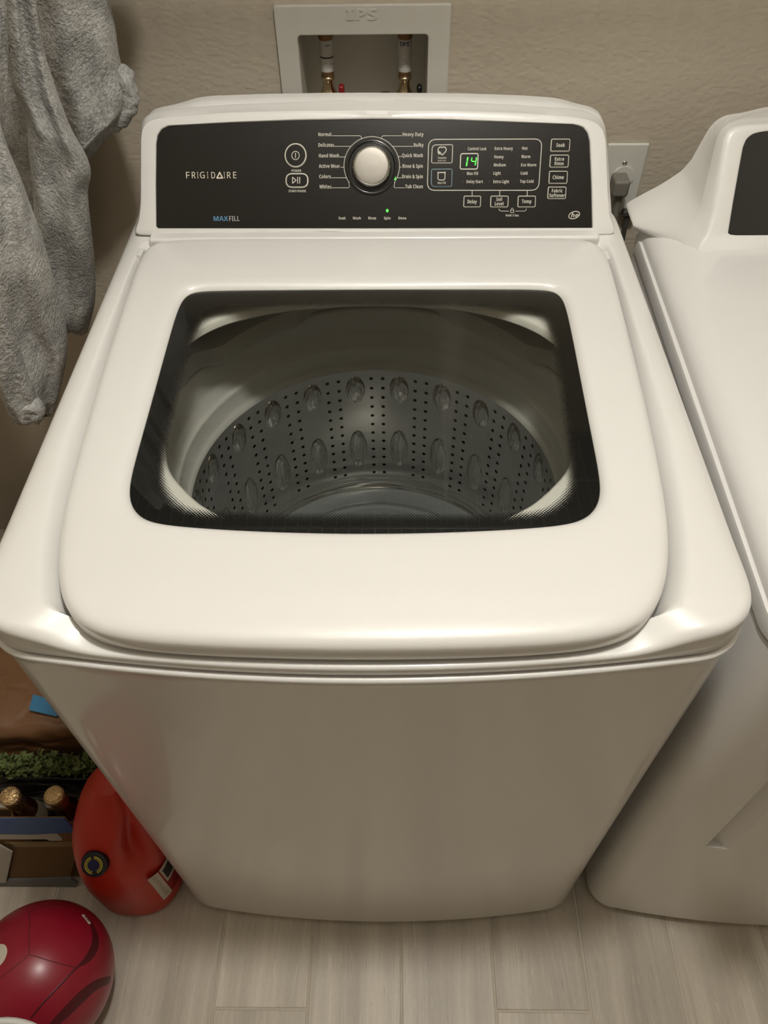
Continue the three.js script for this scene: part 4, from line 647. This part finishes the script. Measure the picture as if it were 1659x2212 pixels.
{ // red jug
  const jug = thing('fuel_jug', 'red plastic jug with black screw cap beside the washing machine', 'jug', [-0.44, 0, -0.08]);
  const redP = phys({ color: lin(0.50, 0.025, 0.010), roughness: 0.42, clearcoat: 0.15, clearcoatRoughness: 0.4 });
  const secs = [ // y, centre x, centre z, rx, rz
    [0.000, -0.434, -0.072, 0.069, 0.081], [0.004, -0.434, -0.072, 0.076, 0.088], [0.014, -0.434, -0.072, 0.0795, 0.091], [0.05, -0.434, -0.073, 0.080, 0.092], [0.10, -0.434, -0.074, 0.0805, 0.092], [0.145, -0.432, -0.077, 0.0795, 0.090], [0.18, -0.430, -0.081, 0.077, 0.086], [0.21, -0.430, -0.087, 0.072, 0.079], [0.24, -0.427, -0.094, 0.064, 0.068], [0.265, -0.424, -0.101, 0.054, 0.055], [0.285, -0.421, -0.107, 0.043, 0.042], [0.30, -0.420, -0.110, 0.034, 0.034], [0.31, -0.420, -0.110, 0.026, 0.026]];
  const K = 72, cy = new THREE.CatmullRomCurve3(secs.map(s => V(s[0], s[1], s[2]))), cr = new THREE.CatmullRomCurve3(secs.map(s => V(s[3], s[4], 0)));
  const rings = []; for (let i = 0; i <= 64; i++) { const a = cy.getPoint(i / 64), b = cr.getPoint(i / 64), P = []; for (let k = 0; k < K; k++) { const t = k / K * Math.PI * 2, c = Math.cos(t), s = Math.sin(t); const dent = 0.006 * Math.exp(-(((t - 0.9) / 0.28) ** 2)) * sstep(0.05, 0.12, a.x) + 0.024 * Math.exp(-(((t - 0.95) / 0.42) ** 2) - (((a.x - 0.215) / 0.045) ** 2)); P.push(V(a.y + Math.sign(c) * Math.abs(c) ** 0.78 * (b.x - dent), Math.max(0, a.x), a.z + Math.sign(s) * Math.abs(s) ** 0.78 * (b.y - dent))); } rings.push(P); }
  const jugBody = part(jug, 'jug_body', loft(rings, { capStart: true, capEnd: true, crease: 0.9 }), redP);
  // cap on the shoulder
  jug.updateMatrixWorld(true); const hitJ = new THREE.Raycaster(CAM.pos.clone(), ray(208, 1861).normalize()).intersectObject(jugBody)[0];
  const n = hitJ.face.normal.clone().add(V(0.1, 0.9, 0.35)).normalize(), c = hitJ.point.clone().addScaledVector(n, 0.012), q = new THREE.Quaternion().setFromUnitVectors(V(0, 1, 0), n);
  const put = g => g.scale(1.06, 1, 1.06).applyQuaternion(q).translate(c.x, c.y, c.z);
  const navy = std({ color: lin(0.010, 0.011, 0.018), roughness: 0.45 });
  part(jug, 'spout_neck', put(new THREE.CylinderGeometry(0.017, 0.022, 0.04, 28).translate(0, -0.028, 0)), redP);
  const prof = []; const ridges = []; for (let i = 0; i < 30; i++) { const a = i / 30 * Math.PI * 2; ridges.push(new THREE.CylinderGeometry(0.0011, 0.0011, 0.011, 6).translate(Math.cos(a) * 0.0192, -0.008, Math.sin(a) * 0.0192)); }
  const capG = mergeGeometries([lathe([[0.001, -0.015], [0.0188, -0.015], [0.0192, -0.002], [0.018, 0], [0.0135, 0.0006], [0.0001, 0.0006]], 40), ...ridges].map(g => g.toNonIndexed ? g.toNonIndexed() : g));
  const capM = part(jug, 'screw_cap', put(capG), navy, 'black ribbed screw cap');
  part(capM, 'cap_disc', put(new THREE.CylinderGeometry(0.0085, 0.0085, 0.0008, 32).translate(0, 0.0009, 0)), std({ color: lin(0.012, 0.012, 0.07), roughness: 0.5 }), 'blue disc');
  const yel = std({ color: lin(0.62, 0.52, 0.06), roughness: 0.5 });
  const arc = (r0, r1, a0, a1) => { const s = new THREE.Shape(); s.absarc(0, 0, r1, a0, a1, false); s.absarc(0, 0, r0, a1, a0, true); return put(new THREE.ExtrudeGeometry(s, { depth: 0.0004, bevelEnabled: false, curveSegments: 20 }).rotateX(-Math.PI / 2).translate(0, 0.0008, 0)); };
  for (const [a, b] of [[1.9, 4.55], [-1.1, 1.55]]) { part(capM, 'yellow_arrow', arc(0.0092, 0.0103, a, b), yel, 'yellow printed ring arrow'); part(capM, 'yellow_arrow', arc(0.0116, 0.0132, a, b), yel, 'yellow printed ring arrow'); }
  // paper label on the side of the jug
  const lc = document.createElement('canvas'); lc.width = 256; lc.height = 256; const x = lc.getContext('2d'); x.fillStyle = 'rgb(205,196,180)'; x.fillRect(0, 0, 256, 256); x.fillStyle = 'rgb(150,22,16)'; x.fillRect(96, 0, 14, 256); x.fillRect(110, 150, 146, 106); x.fillStyle = 'rgb(52,46,48)'; x.fillRect(128, 30, 110, 96); x.fillStyle = 'rgb(110,104,98)'; const Rl = rng(4); for (let i = 0; i < 16; i++) x.fillRect(30 + Rl() * 8, 20 + i * 14, 26 + Rl() * 16, 4);
  const lt = new THREE.CanvasTexture(lc); lt.colorSpace = THREE.SRGBColorSpace;
  const lpos = [], lidx = [], luv = []; for (let i = 0; i <= 16; i++) for (let j = 0; j <= 8; j++) { const t = lerp(0.86, 0.16, i / 16), y = lerp(0.045, 0.150, j / 8); const cc = Math.cos(t), ss = Math.sin(t), rx = 0.0805, rz = 0.092, dn = 0.006 * Math.exp(-(((t - 0.9) / 0.28) ** 2)) * sstep(0.05, 0.12, y); lpos.push(-0.434 + cc ** 0.78 * (rx - dn + 0.0012), y, -0.074 + ss ** 0.78 * (rz - dn + 0.0012)); luv.push(i / 16, j / 8); }
  for (let i = 0; i < 16; i++) for (let j = 0; j < 8; j++) { const a = i * 9 + j; lidx.push(a, a + 9, a + 1, a + 1, a + 9, a + 10); }
  part(jug, 'side_label', geom(lpos, lidx, luv), std({ map: lt, roughness: 0.6, side: THREE.DoubleSide }), 'white and red paper label');
}
{ // bottles in their carton
  const glass = phys({ color: lin(0.055, 0.014, 0.004), roughness: 0.08, clearcoat: 1, clearcoatRoughness: 0.05 });
  const foil = std({ color: lin(0.72, 0.50, 0.26), metalness: 1, roughness: 0.36, bumpMap: rep(plushBump, 0.5, 0.5), bumpScale: 0.0015 });
  const paper = std({ color: lin(0.42, 0.38, 0.30), roughness: 0.7 });
  const carton = thing('bottle_carton', 'brown cardboard bottle carton with blue top edge on the floor', 'carton', [-0.62, 0, -0.12]);
  const card = std({ color: lin(0.17, 0.095, 0.035), roughness: 0.85 }), blue = std({ color: lin(0.03, 0.085, 0.26), roughness: 0.4 }), white = std({ color: lin(0.45, 0.42, 0.36), roughness: 0.6 }), greyB = std({ color: lin(0.17, 0.17, 0.17), roughness: 0.6 });
  const zb = -0.150, CO = V(0, 0, -0.034), CV = V(0, 0.2, -0.042).normalize(), CN = V(0, 0.042, 0.2).normalize();
  const cuv = (x, y) => { const q = onPlane(x, y, CO, CN); return [q.x, q.clone().sub(CO).dot(CV)]; };
  const board = (name, px, n0, h, mat, label, cut) => { const flat = P => P.map(p => { const q = cuv(...p); return new THREE.Vector2(Math.max(q[0], -0.86), Math.max(0.0005, q[1])); }); const s = new THREE.Shape(flat(px)); if (cut) s.holes.push(new THREE.Path(flat(cut))); const g = new THREE.ExtrudeGeometry(s, { depth: h, bevelEnabled: false }).translate(0, 0, n0).applyMatrix4(new THREE.Matrix4().makeBasis(V(1, 0, 0), CV, CN).setPosition(CO)); return part(carton, name, g, mat, label); };
  board('front_board', [[-90, 1768], [139, 1767], [163, 1792], [166, 1835], [153, 1922], [-90, 1932]], -0.003, 0.003, card, null, [[10, 1813], [100, 1812.5], [108, 1815.5], [134, 1815.5], [133, 1820], [10, 1821]]);
  board('blue_edge_band', [[-90, 1767], [138, 1766], [150, 1777], [161, 1790], [160, 1796], [85, 1800], [-90, 1797]], 0.0002, 0.0018, blue, 'shiny blue printed band');
  board('white_print_band', [[-90, 1800], [80, 1802], [82, 1800], [124, 1800], [135, 1810], [134, 1815], [108, 1815], [100, 1812], [-90, 1812]], 0.0002, 0.0008, white, 'white printed band');
  board('tan_print_band', [[22, 1821], [163, 1818], [163, 1827], [34, 1829]], 0.0002, 0.0008, std({ color: lin(0.25, 0.17, 0.08), roughness: 0.7 }));
  board('grey_base_band', [[-90, 1899], [100, 1895], [155, 1893], [170, 1904], [165, 1914], [60, 1924], [-90, 1930]], 0.0002, 0.004, greyB, 'grey strip along the bottom edge');
  part(carton, 'back_board', rbox(-0.69, 0.03, zb, 0.34, 0.06, 0.004, 0.001), card);
  part(carton, 'side_board', rbox(-0.5185, 0.055, -0.105, 0.002, 0.11, 0.085, 0.0006), card); part(carton, 'side_board', rbox(-0.858, 0.06, -0.100, 0.003, 0.12, 0.09, 0.001), card);
  part(carton, 'bottom_board', rbox(-0.69, 0.002, -0.098, 0.33, 0.003, 0.10, 0.001), card);
  const box = thing('white_card', 'white folded card leaning on the front of the bottle carton', 'card', [-0.72, 0, -0.02]);
  { const P = [[-60, 1806], [2, 1815], [31, 1831], [17, 1896], [-60, 1900]].map(p => cuv(...p)); const s = new THREE.Shape(P.map(p => new THREE.Vector2(p[0], p[1]))); part(box, 'card_panel', new THREE.ExtrudeGeometry(s, { depth: 0.003, bevelEnabled: false }).translate(0, 0, 0.006).applyMatrix4(new THREE.Matrix4().makeBasis(V(1, 0, 0), CV, CN).setPosition(CO)), white); }
  const proto = [[0.0275, 0], [0.0275, 0.108], [0.0265, 0.122], [0.0215, 0.147], [0.0155, 0.168], [0.0135, 0.195], [0.0135, 0.206]];
  for (const [px, py, lb] of [[19, 1718, 'brown glass bottle with crumpled shiny gold foil top in the carton'], [115, 1716, 'brown glass bottle with smooth copper foil top in the carton']]) {
    const c = onY(px, py, 0.222), B = thing('bottle', lb, 'bottle', [c.x, 0.005, c.z], 'foil topped bottles in the carton');
    part(B, 'glass_body', lathe([[0.001, 0], [0.025, 0], ...proto], 40).translate(c.x, 0.005, c.z), glass);
    const fg = lathe([[0.0146, 0.180], [0.0150, 0.202], [0.0160, 0.206], [0.0165, 0.211], [0.0160, 0.216], [0.012, 0.2185], [0.0001, 0.219]], 40).translate(c.x, 0.005, c.z);
    const fp = fg.attributes.position; for (let i = 0; i < fp.count; i++) { const n = nz(fp.getX(i) * 300 + px, fp.getY(i) * 300, fp.getZ(i) * 300) * 0.0007; fp.setY(i, fp.getY(i) + n); } fg.computeVertexNormals();
    part(B, 'foil_top', fg, foil, 'gold foil top');
    part(B, 'neck_label', lathe([[0.0277, 0.110], [0.0268, 0.1225], [0.0226, 0.1445]], 40).translate(c.x, 0.005, c.z), Object.assign(paper, { side: THREE.DoubleSide }), 'pale paper neck label');
  }
}
{ // black bag, greenery and brown package behind
  const crumple = (g, amp, f, seed) => { g = mergeVertices(g); const p = g.attributes.position, n = g.attributes.normal; for (let i = 0; i < p.count; i++) { const x = p.getX(i), y = p.getY(i), z = p.getZ(i); const d = (Math.abs(nz(x * f, y * f, z * f + seed)) - 0.25) * amp * 2 + nz(x * f * 3, y * f * 3, seed) * amp * 0.4 - Math.max(0, 0.10 - Math.abs(nz(x * f * 1.7 + 4, y * f * 1.7, z * f * 1.7 - seed))) * amp * 3; p.setXYZ(i, x + n.getX(i) * d, Math.max(0, y + n.getY(i) * d), z + n.getZ(i) * d); } g.computeVertexNormals(); return g; };
  const subBox = (x0, x1, y0, y1, z0, z1, n, r) => { const w = x1 - x0, h = y1 - y0, d = z1 - z0; const g = new THREE.BoxGeometry(w, h, d, n, n, n), p = g.attributes.position; const v = V(0, 0, 0), q = V(0, 0, 0), hs = V(w / 2 - r, h / 2 - r, d / 2 - r); for (let i = 0; i < p.count; i++) { v.fromBufferAttribute(p, i); q.copy(v).clamp(hs.clone().negate(), hs); v.sub(q); if (v.lengthSq() > 0) v.setLength(r); v.add(q); p.setXYZ(i, v.x, v.y, v.z); } g.deleteAttribute('uv'); g.deleteAttribute('normal'); const gg = mergeVertices(g); gg.computeVertexNormals(); gg.translate((x0 + x1) / 2, (y0 + y1) / 2, (z0 + z1) / 2); return gg; };
  const bag = thing('black_bag', 'black plastic bag behind the bottle carton', 'bag', [-0.62, 0, -0.18]);
  part(bag, 'bag_body', crumple(subBox(-0.95, -0.37, 0.010, 0.112, -0.210, -0.180, 28, 0.014), 0.005, 14, 3), phys({ color: lin(0.006, 0.006, 0.007), roughness: 0.3 }));
  const pk = thing('brown_package', 'brown paper package in clear plastic wrap beside the washing machine', 'package', [-0.62, 0, -0.48]);
  const pack = part(pk, 'paper_wrap', crumple(subBox(-0.94, -0.365, 0.012, 0.205, -0.66, -0.236, 96, 0.03), 0.009, 9, 7), phys({ color: lin(0.19, 0.088, 0.034), roughness: 0.5, clearcoat: 0.9, clearcoatRoughness: 0.06 }));
  { const s = new THREE.Shape([[72, 1500], [63, 1534], [122, 1548], [135, 1520]].map(p => { const q = onY(p[0], p[1], 0.212); return new THREE.Vector2(q.x, -q.z); })); part(pk, 'blue_label', new THREE.ExtrudeGeometry(s, { depth: 0.003, bevelEnabled: false }).rotateX(-Math.PI / 2).translate(0, 0.210, 0), std({ color: lin(0.055, 0.22, 0.40), roughness: 0.45 }), 'blue printed label'); }
  // leafy greens: a heap of small curled leaves
  const R = rng(77), lv = [];
  const leaf = (() => { const pos = [], idx = []; for (let i = 0; i <= 4; i++) for (let j = 0; j <= 2; j++) { const t = i / 4, w = 0.008 * Math.sin(Math.PI * (0.12 + 0.85 * t)), s = j - 1; pos.push(s * w, 0.004 * Math.sin(t * 3) - Math.abs(s) * 0.0025 + (j === 1 ? 0 : 0.002 * Math.sin(i * 2.4)), t * 0.022); } for (let i = 0; i < 4; i++) for (let j = 0; j < 2; j++) { const a = i * 3 + j; idx.push(a, a + 3, a + 1, a + 1, a + 3, a + 4); } return geom(pos, idx); })();
  for (let i = 0; i < 2200; i++) { const m = new THREE.Matrix4().compose(V(lerp(-0.93, -0.375, R()), 0.132 + 0.034 * R(), lerp(-0.208, -0.186, R())), new THREE.Quaternion().setFromEuler(new THREE.Euler(R() * 6, R() * 6, R() * 6)), V(1, 1, 1).multiplyScalar(0.35 + R() * 0.5)); lv.push(leaf.clone().applyMatrix4(m)); }
  const gr = thing('leafy_greenery', 'green leafy garland lying on the black bag', 'greenery', [-0.62, 0.115, -0.19]);
  const gm = part(gr, 'leaves', mergeGeometries(lv), phys({ color: lin(0.125, 0.16, 0.045), roughness: 0.6, side: THREE.DoubleSide })); gm.userData.kind = 'stuff';
}
{ // white tub at the lower left, only its rim shows
  const tp = onY(15, 2196, 0.36), c = [tp.x, tp.z + 0.116];
  const b = thing('laundry_tub', 'white plastic tub in front of the red ball', 'tub', [c[0], 0, c[1]]);
  part(b, 'tub_body', lathe([[0.001, 0.002], [0.070, 0.002], [0.074, 0.01], [0.108, 0.345], [0.116, 0.350], [0.116, 0.358], [0.112, 0.361], [0.106, 0.358], [0.072, 0.012], [0.001, 0.008]], 64).translate(c[0], 0, c[1]), M.plastic);
}
{ // crumpled cloth on the front edge of the dryer, to the right of the frame
  const w = thing('washcloth', 'crumpled grey washcloth lying over the front edge of the dryer', 'cloth', [0.425, 0.9, 0.0]);
  const g = new THREE.SphereGeometry(1, 48, 32), p = g.attributes.position;
  for (let i = 0; i < p.count; i++) { const x = p.getX(i), y = p.getY(i), z = p.getZ(i), n = 1 + 0.12 * nz(x * 2.5, y * 2.5, z * 2.5); p.setXYZ(i, 0.424 + x * 0.036 * n, 0.925 + y * 0.026 * n, 0.026 + z * 0.021 * n); }
  g.computeVertexNormals(); part(w, 'cloth_fold', g, M.plush);
}
scene.traverse(o => { if (o.isMesh) { o.castShadow = true; o.receiveShadow = true; } });
scene.updateMatrixWorld(true);
renderer.render(scene, camera);
